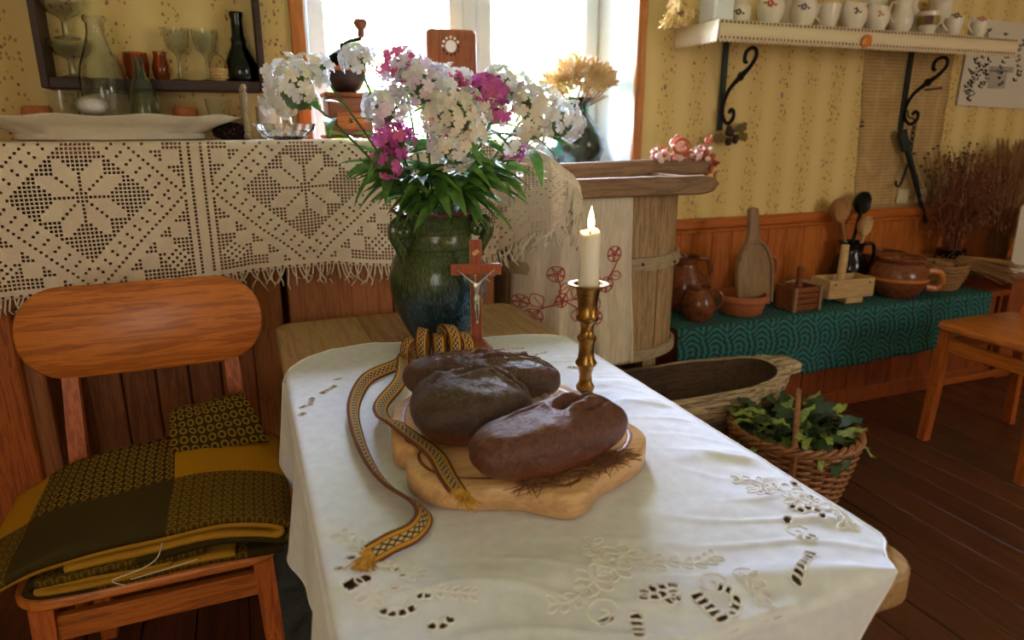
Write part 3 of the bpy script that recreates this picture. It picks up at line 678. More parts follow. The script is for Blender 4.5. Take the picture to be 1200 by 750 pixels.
# hanging wall cupboard
wk = thing('wall_cupboard', 'dark brown open wall cupboard frame left of window', 'cupboard', (-0.218, 2.75, 1.44))
part('side', 'darkw', wk, lambda b: b.box((-.322, -.065, .35), (.022, .13, .70), bev=.003), 0)
part('side', 'darkw', wk, lambda b: b.box((.322, -.065, .35), (.022, .13, .70), bev=.003), 0)
part('shelf', 'darkw', wk, lambda b: b.box((0, -.065, .017), (.622, .128, .034), bev=.003), 0)
part('top_board', 'darkw', wk, lambda b: b.box((0, -.065, .69), (.622, .13, .022), bev=.003), 0)
SH = 1.4745
def goblet(name, label, loc, s=1.0, group=None, kind=0):
    pr = [(.026, 0), (.027, .003), (.008, .010), (.006, .02), (.006, .075), (.012, .085), (.030, .10), (.038, .13), (.042, .165)] if kind == 0 else [(.034, 0), (.035, .004), (.012, .012), (.010, .05), (.014, .058), (.045, .075), (.060, .10), (.062, .115)]
    return bottle(name, label, loc, [(r * s, z * s) for r, z in pr], 'glass', cat='glass', group=group, t=.0022)
goblet('wine_goblet', 'clear cut wine goblet in the wall cupboard, left of the pair', (-0.155, 2.685, SH))
goblet('wine_goblet', 'clear wine goblet behind the tiny basket in the wall cupboard', (-0.068, 2.695, SH))
goblet('glass_coupe', 'clear glass coupe bowl at the bottom of the stack in wall cupboard', (-0.468, 2.68, SH), 1.0, None, 1)
goblet('glass_coupe', 'clear glass coupe stacked on top of another glass coupe', (-0.468, 2.68, SH + .1165), 1.05, None, 1)
bottle('copper_cup', 'small copper tinted glass cup in the wall cupboard, left one', (-0.285, 2.685, SH), [(.026, 0), (.034, .01), (.04, .05), (.036, .085)], 'glassamber', cat='cup')
bottle('copper_cup', 'round copper tinted glass cup beside the wine goblet', (-0.212, 2.69, SH), [(.018, 0), (.026, .012), (.029, .04), (.02, .075), (.022, .09)], 'glassamber', cat='cup')
bottle('green_bottle', 'dark green glass decanter at the right end of wall cupboard', (0.038, 2.685, SH), [(.05, 0), (.056, .01), (.054, .055), (.036, .095), (.026, .115), (.024, .13), (.027, .134), (.02, .15), (.019, .20), (.023, .215), (.022, .225)], 'glassdark', n=12)
bk = thing('tiny_basket', 'tiny woven toy basket with arched handle in wall cupboard', 'basket', (-0.034, 2.645, SH))
def tb(b):
    b.lathe([(.001, 0), (.02, 0), (.028, .012), (.028, .035), (.025, .035), (.024, .012), (.001, .006)], 20)
    for z in (.010, .019, .028, .036): b.tube([(.0285 * math.cos(R(a)), .0285 * math.sin(R(a)), z) for a in range(0, 361, 24)], .0028, 5)
part('bowl', 'straw', bk, tb)
part('handle', 'drygrass', bk, lambda b: b.tube([(.027 * math.cos(R(a)), 0, .036 + .048 * math.sin(R(a))) for a in range(0, 181, 15)], .003, 6))

# vase with dried grain on the window sill
sv = thing('sill_vase', 'dark metallic green vase on the windowsill holding dried grain', 'vase', (1.435, 2.865, 1.1245))
part('body', 'sillglaze', sv, lambda b: b.lathe([(.001, 0), (.07, 0), (.075, .01), (.10, .05), (.122, .10), (.118, .15), (.09, .20), (.058, .235), (.046, .26), (.045, .28), (.058, .31), (.075, .325), (.07, .326), (.05, .31), (.038, .28), (.04, .26), (.001, .24)], 36))
gb = thing('dried_grain_bunch', 'golden dried grain ears standing in the sill vase', 'dried grain', (1.435, 2.865, 1.39))
rnd = random.Random(5)
em = []
for cv in (.25, -.45):
    eb = B()
    for k in range(10):
        z = k * .0055; r = .0095 * math.sin(PI * (k + 1.5) / 13)
        for q in range(3):
            g = k * 2.1 + q * 2.094; eb.ball((math.cos(g) * r * .6 + cv * 14 * z * z, math.sin(g) * r * .6, z), (.0032, .0032, .0058), 5, 4)
    em.append(eb.mesh('ear', 'straw', 0))
for k in range(270):
    u = rnd.uniform(0, 2 * PI); q = rnd.uniform(-.35, 1) ; q2 = math.sqrt(max(0, 1 - q * q)); sh = rnd.uniform(.55, 1.0)
    p = Vector((math.cos(u) * q2 * .135, math.sin(u) * q2 * .105, .115 + q * .095)) * sh + Vector((0, 0, .115 * (1 - sh)))
    d = (Vector((math.cos(u) * q2, math.sin(u) * q2, q * .8 + .35)) + Vector((rnd.gauss(0, .45), rnd.gauss(0, .45), rnd.gauss(0, .35)))).normalized()
    if k < 5: p = Vector((.05 + .016 * k, 0, .17)); d = Vector((.2 + .16 * k, -.1, 1)).normalized()
    link('ear', em[k % 2], gb, p, d.to_track_quat('Z', 'Y').to_euler())
def st(b):
    rr_ = random.Random(5)
    for k in range(60):
        u = rr_.uniform(0, 2 * PI); q = math.sqrt(rr_.random()); d = Vector((math.cos(u) * q * 1.1, math.sin(u) * q * .8, 1.25 - .75 * q)).normalized(); b.tube([(0, 0, -.08), (0, 0, 0.0), d * .15], .0018, 4)
part('stalks', 'drygrass', gb, st)['kind'] = 'stuff'

# ================================================================== TUB, TRAYS, TOWEL
st_ = thing('low_stand', 'low dark wooden stand under the staved tub, behind the trough', 'stand', (1.19, 2.47, 0))
part('top', 'grey_x', st_, lambda b: b.box((0, 0, .465), (.74, .36, .04), bev=.006), 0)
for sx in (-1, 1):
    for sy in (-1, 1): part('leg', 'grey', st_, lambda b: b.box((sx * .32, sy * .14, .2225), (.06, .06, .445)), 0)
tub = thing('staved_tub', 'big weathered oval tub of upright wooden staves beside the counter', 'tub', (1.19, 2.35, 0.485))
A_, Bq = 0.358, 0.295
def oval(g, k=1.0):
    c, s = math.cos(g), math.sin(g); e = 0.72
    return Vector((A_ * k * math.copysign(abs(c) ** e, c), Bq * k * math.copysign(abs(s) ** e, s)))
ring = [oval(2 * PI * i / 720) for i in range(721)]; cum = [0]
for i in range(720): cum.append(cum[-1] + (ring[i + 1] - ring[i]).length)
def at_len(L):
    L = L % cum[-1]
    for i in range(720):
        if cum[i + 1] >= L: return 2 * PI * (i + (L - cum[i]) / max(1e-9, cum[i + 1] - cum[i])) / 720
    return 0
NS = 13
off = [cum[i] for i in range(361, 721) if ring[i].x >= .192][0]
for k in range(NS):
    L0 = off + cum[-1] * k / NS; L1 = off + cum[-1] * (k + 1) / NS
    def stave(b):
        m = 6; gap = 0.0042; vs = []; jit = random.uniform(-.003, .003)
        for q in range(m + 1):
            g = at_len(lerp(L0 + gap, L1 - gap, q / m)); o_ = oval(g); n_ = Vector((o_.x / A_ ** 2, o_.y / Bq ** 2)).normalized(); cham = .004 if q in (0, m) else 0
            po = o_ - n_ * (cham - jit); pi_ = o_ - n_ * .024
            for z in (0.0, 0.612): vs += [(po.x, po.y, z), (pi_.x, pi_.y, z)]
        fs = []
        for q in range(m):
            a = q * 4; c = a + 4
            fs += [(a, c, c + 2, a + 2), (a + 1, a + 3, c + 3, c + 1), (a + 2, c + 2, c + 3, a + 3), (a, a + 1, c + 1, c)]
        fs += [(0, 2, 3, 1), (m * 4, m * 4 + 1, m * 4 + 3, m * 4 + 2)]
        b.add(vs, fs)
    part('stave', 'grey', tub, stave, 25)
part('bottom', 'grey_x', tub, lambda b: b.prism([tuple(oval(2 * PI * i / 40, .93)) for i in range(40)], .03, .05), 0)
def hoop(z0, z1, n=72):
    def f(b):
        vs = []; 
        for i in range(n):
            o_ = oval(2 * PI * i / n); n_ = Vector((o_.x / A_ ** 2, o_.y / Bq ** 2)).normalized()
            for r, z in ((.004, z0), (.016, z0 + .003), (.018, (z0 + z1) / 2), (.016, z1 - .003), (.004, z1)): p = o_ + n_ * r; vs.append((p.x, p.y, z + .004 * nz(i * .2, 3)))
        m = 5; fs = [(i * m + j, ((i + 1) % n) * m + j, ((i + 1) % n) * m + j + 1, i * m + j + 1) for i in range(n) for j in range(m - 1)] + [(i * m + 4, ((i + 1) % n) * m + 4, ((i + 1) % n) * m, i * m) for i in range(n)]
        b.add(vs, fs)
    return f
hp = part('hoop', 'hoop', tub, hoop(.345, .395), 40)
part('hoop', 'hoop', tub, hoop(.008, .05), 40)
for x in (.10, .235): part('peg', 'darkw', hp, lambda b: b.ball((x, -.3115 + (0.004 if x > .2 else 0), .372), (.006, .005, .006), 8, 6))
# long shallow tray lying on the tub: two side beams, ends and bottom
ty = thing('wooden_tray', 'long weathered wooden tray with thick side beams laid across the tub', 'tray', (1.22, 2.16, 1.0975))
def beam(b):
    # front beam with a rounded thicker end
    n = 22
    for_ = []
    xs_ = [-.30 + .655 * i / n for i in range(n + 1)]
    vs = []
    for i, x in enumerate(xs_):
        e = max(0, (x - .27) / .085); k = math.sqrt(max(0.02, 1 - e * e)) if e > 0 else 1
        bulge = .008 * math.exp(-((x - .22) / .05) ** 2) - (.012 * math.exp(-((x - .15) / .03) ** 2))
        zt = .031 + .033 * k + .002 * nz(x * 9, 1); zb = .031 - .031 * k + (0.0 if e <= 0 else .004 * e) ; yf = -.135 - .026 * k - bulge * .3; yb = -.135 + .02 * k
        c = .006 * k
        vs += [(x, yf + c, zb), (x, yf, zb + c), (x, yf, zt - c), (x, yf + c, zt), (x, yb - c, zt), (x, yb, zt - c), (x, yb, zb)]
    m = 7; fs = [(i * m + j, (i + 1) * m + j, (i + 1) * m + (j + 1) % m, i * m + (j + 1) % m) for i in range(n) for j in range(m)]
    fs += [tuple(range(m)), tuple(reversed(range(n * m, n * m + m)))]
    b.add(vs, fs)
part('front_beam', 'grey_x', ty, beam, 40)
part('back_beam', 'grey_x', ty, lambda b: b.box((.125, .14, .072), (.80, .04, .065), rot=(0, R(-1.2), 0), bev=.007), 0)
part('tray_bottom', 'grey_x', ty, lambda b: b.box((.02, .0, .012), (.62, .235, .018)), 0)
part('tray_end', 'grey_x', ty, lambda b: b.box((-.27, .0, .035), (.03, .235, .05)), 0)
part('tray_end', 'grey_x', ty, lambda b: b.box((.24, .0, .035), (.03, .235, .05)), 0)
# garland of shells / dried petals on the back beam
ga = thing('shell_garland', 'pink and white shell garland heaped on the back beam of the tray', 'garland', (1.60, 2.285, 1.20))
rnd = random.Random(11)
def petal_me(mat):
    b = B(); b.ball((0, 0, 0), (.017, .012, .007), 9, 6, fn=lambda p, d: p + Vector((0, 0, .006 * d.x * d.x))); return b.mesh('shell_petal', mat)
pm = [petal_me('gar_w'), petal_me('gar_o'), petal_me('gar_w'), petal_me('gar_r')]
for k in range(95):
    x = rnd.uniform(-.13, .13); top = .012 + .055 * math.exp(-((x + .03) / .04) ** 2) + .05 * math.exp(-((x - .12) / .025) ** 2)
    z = rnd.uniform(.0, top + .02)
    link('shell_petal', pm[rnd.choice((0, 0, 1, 2, 1, 3 if x > .08 else 0))], ga, (x, rnd.uniform(-.02, .025), z + .004), (rnd.uniform(0, 6), rnd.uniform(0, 6), rnd.uniform(0, 6)))
for k in range(14): link('shell_petal', pm[rnd.choice((0, 1, 3))], ga, (.125 + rnd.uniform(-.005, .03), rnd.uniform(-.02, .02), -.045 + rnd.uniform(-.015, .06)), (rnd.uniform(0, 6), rnd.uniform(0, 6), rnd.uniform(0, 6)))
part('cord_ring', 'gar_o', ga, lambda b: b.tube([(-.03 + .034 * math.cos(R(a)), -.028, .055 + .026 * math.sin(R(a))) for a in range(0, 361, 15)], .007, 8))
# linen towel hung over the tub
def towelf(b):
    def fn(a, c):
        x = lerp(.845, 1.23, a); s = c * .60
        fold = (.010 * math.sin(x * 46 + .8 * math.sin(s * 5)) + .006 * math.sin(x * 90 + 2)) * (.35 + .9 * c)
        xx = x + .012 * math.sin(s * 9 + a * 3) * c + (.02 * c if a > .9 else 0)
        # follow the tub wall: superellipse front
        u = max(-.999, min(.999, (x - 1.19) / A_)); yy = 2.35 - Bq * (1 - abs(u) ** (2 / .72)) ** (.72 / 2)
        return (xx, yy - .026 - fold * .9 - .004, 1.10 - s + .004 * nz(x * 20, 2))
    b.sheet(fn, 70, 60)
tw = solid(part('linen_towel', 'linen', None, towelf, 60), .0018)
tag(tw, 'creased white linen towel with red embroidery hanging down the tub front', 'towel')
def emb(b):
    def pt(u, v):  # u along x, v height -> point in front of the towel
        u_ = max(-.999, min(.999, (u - 1.19) / A_)); yy = 2.35 - Bq * (1 - abs(u_) ** (2 / .72)) ** (.72 / 2)
        s = 1.10 - v; c = s / .6; fold = (.010 * math.sin(u * 46 + .8 * math.sin(s * 5)) + .006 * math.sin(u * 90 + 2)) * (.35 + .9 * c); return Vector((u + .012 * math.sin(s * 9 + (u - .845) / .385 * 3) * c, yy - .026 - fold * .9 - .0062, v))
    def line(ps, r=.0022): b.tube([pt(*p) for p in smooth_path2(ps)], r, 5)
    def smooth_path2(ps): return [(v.x, v.y) for v in smooth_path([(p[0], p[1], 0) for p in ps], 6)]
    def flower(cx, cy, r, n=5):
        for k in range(n):
            g = 2 * PI * k / n + .3; ps = [(cx + r * .25 * math.cos(g), cy + r * .25 * math.sin(g))]
            for t in (-.5, -.25, 0, .25, .5): ps.append((cx + r * math.cos(g + t * 1.1), cy + r * math.sin(g + t * 1.1)))
            ps.append(ps[0]); line(ps, .0019)
        for q in range(5): b.ball(pt(cx + r * .15 * math.cos(q * 1.26), cy + r * .15 * math.sin(q * 1.26)), .003, 6, 4)
    def leaf(cx, cy, dx, dy, wd):
        line([(cx, cy), (cx + dx * .5 - dy * wd, cy + dy * .5 + dx * wd), (cx + dx, cy + dy), (cx + dx * .5 + dy * wd, cy + dy * .5 - dx * wd), (cx, cy)], .0019); line([(cx, cy), (cx + dx * .8, cy + dy * .8)], .0016)
    line([(.90, .705), (.955, .735), (1.0, .75), (1.06, .76), (1.12, .785), (1.165, .84), (1.185, .89)]); line([(.955, .735), (.975, .79), (.965, .835)]); line([(1.0, .75), (1.05, .72), (1.09, .70)])
    flower(.962, .845, .026); flower(.905, .69, .028); flower(.985, .755, .024); flower(1.10, .69, .024); flower(1.17, .905, .026); flower(1.145, .80, .026); flower(.868, .74, .022)
    for l in ((.93, .725, -.035, .045, .4), (.97, .785, .045, .02, .4), (1.03, .755, .02, .05, .4), (1.08, .765, .03, -.045, .4), (1.12, .785, -.03, .045, .4), (1.16, .835, .04, -.01, .4), (1.04, .722, .0, -.045, .4)): leaf(*l)
e = part('embroidery', 'redthread', tw, emb); e['label'] = 'red embroidered flower spray'; e['kind'] = 'stuff'

# ================================================================== DOUGH TROUGH ON A STOOL, WICKER BASKET
sl = thing('low_stool', 'low wooden stool carrying the carved dough trough', 'stool', (1.58, 2.09, 0))
part('seat', 'paleb', sl, lambda b: b.box((0, 0, .180), (.62, .24, .03), bev=.005), 0)
for sx in (-1, 1):
    for sy in (-1, 1): part('leg', 'paleb', sl, lambda b: b.bar((sx * .29, sy * .10, 0), (sx * .26, sy * .08, .165), .035, .035), 0)
tr = thing('dough_trough', 'old carved wooden dough trough on the low stool, right of table', 'trough', (1.495, 2.06, 0.196))
def hull(b, k, z0, flip=False):
    n, m = 48, 8; vs = []
    for j in range(m + 1):
        t = j / m; f = (math.sin(t * PI / 2)) ** .55 if j else 0.55 * 0
        f = .50 + .50 * math.sin(t * PI / 2) ** .9 if not flip else .36 + .58 * math.sin(t * PI / 2) ** .8
        z = lerp(z0, .19, t ** 1.4)
        for i in range(n):
            g = 2 * PI * i / n; c, s = math.cos(g), math.sin(g)
            x = .49 * k * f * math.copysign(abs(c) ** .7, c); y = .185 * k * f * math.copysign(abs(s) ** .82, s)
            vs.append((x, y, z + .006 * nz(x * 9, y * 9, 1) + .02 * (abs(c) ** 4) * t))
    return vs, n, m
def troughf(b):
    v1, n, m = hull(b, 1.0, 0.0); v2, _, _ = hull(b, .93, .025, True); o = len(v1)
    fs = [(j * n + i, j * n + (i + 1) % n, (j + 1) * n + (i + 1) % n, (j + 1) * n + i) for j in range(m) for i in range(n)]
    fs += [tuple(reversed(range(n)))]
    fs += [(m * n + i, m * n + (i + 1) % n, o + m * n + (i + 1) % n, o + m * n + i) for i in range(n)]
    b.add(v1 + v2, fs)
part('outer_wall', 'trough', tr, troughf, 50)
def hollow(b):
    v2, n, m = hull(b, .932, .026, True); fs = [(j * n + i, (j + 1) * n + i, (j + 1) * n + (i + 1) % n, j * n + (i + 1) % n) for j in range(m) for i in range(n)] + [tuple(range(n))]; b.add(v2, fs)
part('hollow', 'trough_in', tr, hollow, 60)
for s in (1, -1): part('handle', 'trough', tr, lambda b: b.prism([(s * .44, -.075), (s * .51, -.06), (s * .545, -.055), (s * .555, -.02), (s * .555, .04), (s * .53, .06), (s * .50, .07), (s * .44, .10)], .165, .212, .008), 40)
# wicker basket
wbk = thing('wicker_basket', 'round brown wicker basket of greens on the floor under the trough', 'basket', (1.735, 1.705, 0))
def rad(z): return lerp(.135, .212, min(1, (z / .29)) ** .8)
nr = 26
for k in range(nr):
    g = 2 * PI * k / nr
    part('rib', 'wickerd', wbk, lambda b: b.tube([(rad(z) * math.cos(g), rad(z) * math.sin(g), z) for z in (.012, .08, .15, .23, .295)], .0062, 6))
for q in range(22):
    z = .016 + q * .0126
    def weave(b):
        pts = []
        for i in range(nr * 4 + 1):
            g = 2 * PI * i / (nr * 4); w_ = .0085 * math.cos(g * nr / 2 + (PI if q % 2 else 0)); r = rad(z) + w_; pts.append((r * math.cos(g), r * math.sin(g), z + .0015 * nz(i * .3, q)))
        b.tube(pts, .0066, 6, cap=False)
    part('weaver', 'wicker', wbk, weave)
def rimf(b):
    for ph in (0, 2.1, 4.2): b.tube([((rad(.295) + .010 * math.cos(i * .55 + ph)) * math.cos(2 * PI * i / 120), (rad(.295) + .010 * math.cos(i * .55 + ph)) * math.sin(2 * PI * i / 120), .301 + .010 * math.sin(i * .55 + ph)) for i in range(121)], .0085, 6, cap=False)
part('rim', 'wicker', wbk, rimf)
part('base', 'wickerd', wbk, lambda b: b.lathe([(.001, .008), (.13, .004), (.145, .012), (.001, .016)], 32))
def hand(b):
    pts = [(-.145, -.155, .22), (-.146, -.157, .30), (-.115, -.12, .38), (-.04, -.042, .425), (0.03, .03, .42), (.10, .10, .39), (.145, .15, .31), (.142, .148, .22)]
    b.tube(smooth_path(pts, 5), [.009 if 6 < i < 30 else .014 for i in range(36)], 8, flat=(1.0, .7))
hd = part('handle', 'wicker', wbk, hand); hd['label'] = 'arched split willow handle'
gr = thing('leafy_greens', 'green leafy vegetable heap filling the round wicker basket', 'vegetables', (1.735, 1.705, .245))
def lbm(mat, L, W):
    b = B()
    def fn(a, c):
        wd = W * math.sin(PI * min(1, a * .95 + .03)) ** .8 * (1 + .15 * math.sin(a * 22)); return (a * L, (c - .5) * 2 * wd, .02 * math.sin(a * PI) + .008 * math.sin(a * 20) * abs(c - .5) * 2 - .25 * L * a * a)
    b.sheet(fn, 8, 4); return b.mesh('leaf', mat, 60)
lm = [lbm('leafd', .11, .026), lbm('leaf2', .125, .017), lbm('leafd', .09, .035)]
rnd = random.Random(4)
for k in range(110):
    a = rnd.uniform(0, 2 * PI); q = .15 * math.sqrt(rnd.random())
    link('leaf', lm[rnd.choice((0, 1, 1, 2))], gr, (q * math.cos(a), q * math.sin(a), rnd.uniform(.0, .065)), (rnd.uniform(-.6, .6), rnd.uniform(-1.1, .1), a + rnd.uniform(-1, 1)))
part('heap', 'leafd', gr, lambda b: b.ball((0, 0, -.02), (.155, .155, .055), 20, 10, fn=lambda p, d: p * (1 + .12 * nz(d.x * 4, d.y * 4, d.z * 4))))

# ================================================================== BENCH ALONG THE WALL
bn = thing('long_bench', 'long red brown wooden bench under the yellow wall', 'bench', (0, 0, 0))
part('bench_top', 'panel_x', bn, lambda b: b.box((2.68, 2.515, .488), (2.07, .42, .03), bev=.005), 0)
for i in range(14): part('front_board', 'panel_x', bn, lambda b: b.box((1.75 + .142 * i, 2.345, .27), (.136, .018, .40), bev=.004), 0)
part('plinth', 'panel_x', bn, lambda b: b.box((2.675, 2.34, .04), (2.0, .03, .078), bev=.005), 0)
part('end_panel', 'panel_x', bn, lambda b: b.box((1.662, 2.53, .235), (.02, .39, .47)), 0)
part('end_panel', 'panel_x', bn, lambda b: b.box((3.70, 2.53, .235), (.02, .39, .47)), 0)
def tealf(b):
    L1 = .415; tot = L1 + .265
    def fn(a, c):
        x = lerp(1.635, 3.55, a); s = c * tot
        y0 = 2.296
        if s < L1 - .01: return (x, y0 + L1 - s - .015, .5055)
        if s < L1 + .01: q = (s - L1 + .01) / .02 * PI / 2; return (x, y0 + .005 - .012 * math.sin(q), .4935 + .012 * math.cos(q))
        d = s - L1 - .01; return (x, y0 - .008 - .006 * (1 + math.sin(x * 17)) * d / .25 - .003 * math.sin(x * 40) * d / .25, .4935 - d * (1 + .05 * math.sin(x * 3 + .5)))
    b.sheet(fn, 120, 40, uv=lambda a, c: (lerp(1.70, 3.55, a), c * tot))
o = solid(part('bench_cloth', 'teal', None, tealf, 60), .002, 1.0); tag(o, 'teal and black woven cloth covering the long wall bench', 'cloth')
BT = .509
def lathe_jar(name, label, loc, prof, mat, cat, extra=(), n=32, group=None):
    o = thing(name, label, cat, loc, group=group); part('body', mat, o, lambda b: b.lathe([(.001, 0)] + prof + [(prof[-1][0] - .006, prof[-1][1] - .002), (prof[-1][0] - .010, prof[-1][1] - .04), (.001, prof[-1][1] * .35)], n), 50)
    for nm, m, fn in extra: part(nm, m, o, fn)
    return o
lathe_jar('glazed_jug', 'brown salt glazed jug tipped beside the tub on the bench', (1.86, 2.58, BT), [(.06, 0), (.085, .03), (.10, .09), (.09, .15), (.055, .20), (.05, .23), (.062, .25)], 'brownglaze', 'jug', [('ear', 'brownglaze', lambda b: b.tube(smooth_path([(.055, -.02, .235), (.10, -.03, .23), (.115, -.03, .17), (.09, -.03, .12)], 5), .011, 8))])
lathe_jar('glazed_jug', 'small shiny brown glazed jug in front of the tipped jug', (1.815, 2.405, BT), [(.05, 0), (.068, .03), (.075, .07), (.06, .115), (.042, .135), (.048, .15)], 'brownglaze', 'jug', [('ear', 'brownglaze', lambda b: b.tube(smooth_path([(.03, -.035, .14), (.06, -.06, .13), (.075, -.065, .09), (.055, -.05, .05)], 5), .008, 8))])
lathe_jar('terracotta_bowl', 'unglazed terracotta bowl on the bench with the scoop standing in it', (2.068, 2.43, BT), [(.085, 0), (.092, .004), (.105, .05), (.110, .062), (.118, .066), (.118, .088), (.110, .092)], 'terra', 'bowl', [], 40)
def paddle(b):
    b.T = Matrix.Rotation(R(90), 4, 'X')
    out = [(.088, .0), (.096, .12), (.092, .20), (.07, .255), (.034, .30), (.027, .33), (.026, .42), (.022, .435), (0, .44), (-.022, .435), (-.026, .42), (-.027, .33), (-.034, .30), (-.07, .255), (-.092, .20), (-.096, .12), (-.088, .0)]
    b.prism(out, -.014, .014, .006)
gs = thing('grain_scoop', 'flat grey brown wooden grain scoop standing in the terracotta bowl', 'scoop', (2.10, 2.43, BT + .075))
part('blade', 'greyw', gs, paddle, 40)
part('raised_edge', 'greyw', gs, lambda b: b.tube(smooth_path([(-.09, -.016, .01), (-.094, -.018, .12), (-.088, -.018, .20), (-.05, -.018, .27), (0, -.018, .285), (.05, -.018, .27), (.088, -.018, .20), (.094, -.018, .12), (.09, -.016, .01)], 4), .007, 6))
gs.rotation_euler = (R(-8), 0, 0); gs.location = (2.115, 2.405, BT + .035)
lathe_jar('terracotta_jug', 'slim orange terracotta jug behind the wooden scoop', (2.315, 2.62, BT), [(.055, 0), (.075, .03), (.085, .08), (.075, .13), (.045, .17), (.04, .20), (.05, .225)], 'terra', 'jug', [('ear', 'terra', lambda b: b.tube(smooth_path([(.04, -.02, .21), (.075, -.03, .20), (.085, -.03, .15), (.07, -.03, .11)], 5), .009, 8))])
# slatted box with upright handle
bx = thing('slatted_box', 'small dark slatted wooden box with an upright grip on the bench', 'box', (2.365, 2.40, BT))
part('front', 'brownw', bx, lambda b: [b.box((0, -.055, .02 + .026 * i), (.145, .010, .022), bev=.002) for i in range(4)], 0)
part('back', 'brownw', bx, lambda b: b.box((0, .055, .055), (.145, .010, .11)), 0)
for s in (-1, 1): part('side', 'brownw', bx, lambda b: b.box((s * .07, 0, .055), (.010, .10, .11)), 0)
for s in (-1, 1): part('corner_post', 'greyw', bx, lambda b: b.box((s * .073, -.062, .057), (.014, .012, .115)), 0)
part('base', 'brownw', bx, lambda b: b.box((0, 0, .005), (.14, .10, .01)), 0)
part('grip', 'brownw', bx, lambda b: b.lathe([(.014, .01), (.016, .10), (.014, .165), (.018, .185), (.012, .198), (.001, .20)], 14))
o = tag(part('folded_paper', 'paper', None, lambda b: b.sheet(lambda a, c: (lerp(-.08, .08, a), lerp(-.05, .05, c), .012 * math.sin(a * 3) + .03 * c), 8, 4), 60), 'cream paper leaf lying behind the slatted box', 'paper'); solid(o, .002); o.location = (2.50, 2.50, BT + .055)
o = tag(part('wooden_block', 'greyw', None, lambda b: b.box((0, 0, .025), (.17, .10, .05), bev=.005), 0), 'grey wooden block under the cream paper leaf', 'block'); o.location = (2.50, 2.50, BT + .0)
b2 = thing('mortar_box', 'pale open wooden box with tall stick standing on the bench', 'box', (2.665, 2.43, BT)); b2.rotation_euler = (0, 0, R(-4))
part('front', 'pale', b2, lambda b: b.box((0, -.06, .075), (.265, .012, .09), bev=.003), 0); part('back', 'pale', b2, lambda b: b.box((0, .06, .075), (.265, .012, .09), bev=.003), 0)
for s in (-1, 1): part('side', 'pale', b2, lambda b: b.box((s * .126, 0, .075), (.012, .108, .09)), 0)
part('base', 'pale', b2, lambda b: b.box((0, 0, .035), (.25, .11, .012)), 0)
part('foot', 'pale', b2, lambda b: b.box((.03, -.02, .0145), (.10, .08, .029), bev=.003), 0)
for s in (-1, 1): part('nail', 'iron', b2, lambda b: b.ball((s * .10, -.067, .10), .005, 8, 6))
part('stick', 'pale', b2, lambda b: b.tube([(-.02, 0, .04), (-.012, 0, .18), (-.002, .01, .275)], [.018, .020, .018], 12))
lathe_jar('black_jug', 'small black glazed jug with wooden ladles in it', (2.905, 2.62, BT), [(.055, 0), (.075, .03), (.088, .09), (.08, .15), (.056, .19), (.058, .235), (.066, .25)], 'blackglaze', 'jug', [('ear', 'blackglaze', lambda b: b.tube(smooth_path([(.05, -.03, .235), (.10, -.04, .235), (.11, -.04, .17), (.085, -.04, .12)], 5), .009, 8))])
def ladlef(b, r, L, tilt):
    b.ball((0, 0, L), (r, r * .8, r * 1.05), 20, 12, fn=lambda p, d: Vector((p.x, p.y if d.y > -.25 else -p.y * .55 - .35 * r, p.z)))
    b.tube([(0, 0, 0), (.004, 0, L * .5), (0, .0, L - r * .8)], [.008, .010, .012], 8)
for nm, lb, loc, rot, r, L, mt in (('wooden_ladle', 'large brown wooden ladle standing behind the black jug', (2.895, 2.655, .72), (0, R(-20), R(8)), .062, .21, 'paleb'), ('wooden_ladle', 'round pale wooden ladle leaning forward from the black jug', (2.915, 2.59, .68), (R(8), R(2), R(18)), .050, .165, 'pale'), ('black_ladle', 'black oval metal ladle standing highest in the black jug', (2.925, 2.645, .70), (0, R(13), R(10)), .056, .255, 'iron')):
    o = thing(nm, lb, 'ladle', loc); o.rotation_euler = rot; part('bowl_and_shaft', mt, o, lambda b: ladlef(b, r, L, 0), 60)
pot = lathe_jar('bean_pot', 'wide brown glazed bean pot with loop handle on the bench', (3.02, 2.42, BT), [(.085, 0), (.095, .01), (.125, .05), (.138, .095), (.13, .14), (.105, .168), (.098, .175), (.108, .185), (.11, .192)], 'brownglaze', 'pot', [('lid', 'brownglaze', lambda b: b.lathe([(.112, .188), (.112, .197), (.06, .207), (.02, .212), (.001, .213)], 30))], 40)
part('glaze_band', 'orangeglaze', pot, lambda b: b.lathe([(.1385, .088), (.1395, .095), (.1385, .102)], 40))
part('loop_handle', 'orangeglaze', pot, lambda b: b.tube(smooth_path([(.105, -.075, .13), (.15, -.10, .125), (.165, -.11, .085), (.15, -.10, .045), (.105, -.075, .05)], 6), .018, 10))
lathe_jar('brown_bowl', 'shallow brown glazed bowl half hidden behind the bean pot', (3.13, 2.635, BT), [(.07, 0), (.10, .04), (.125, .12), (.12, .17), (.125, .18)], 'brownglaze', 'bowl')
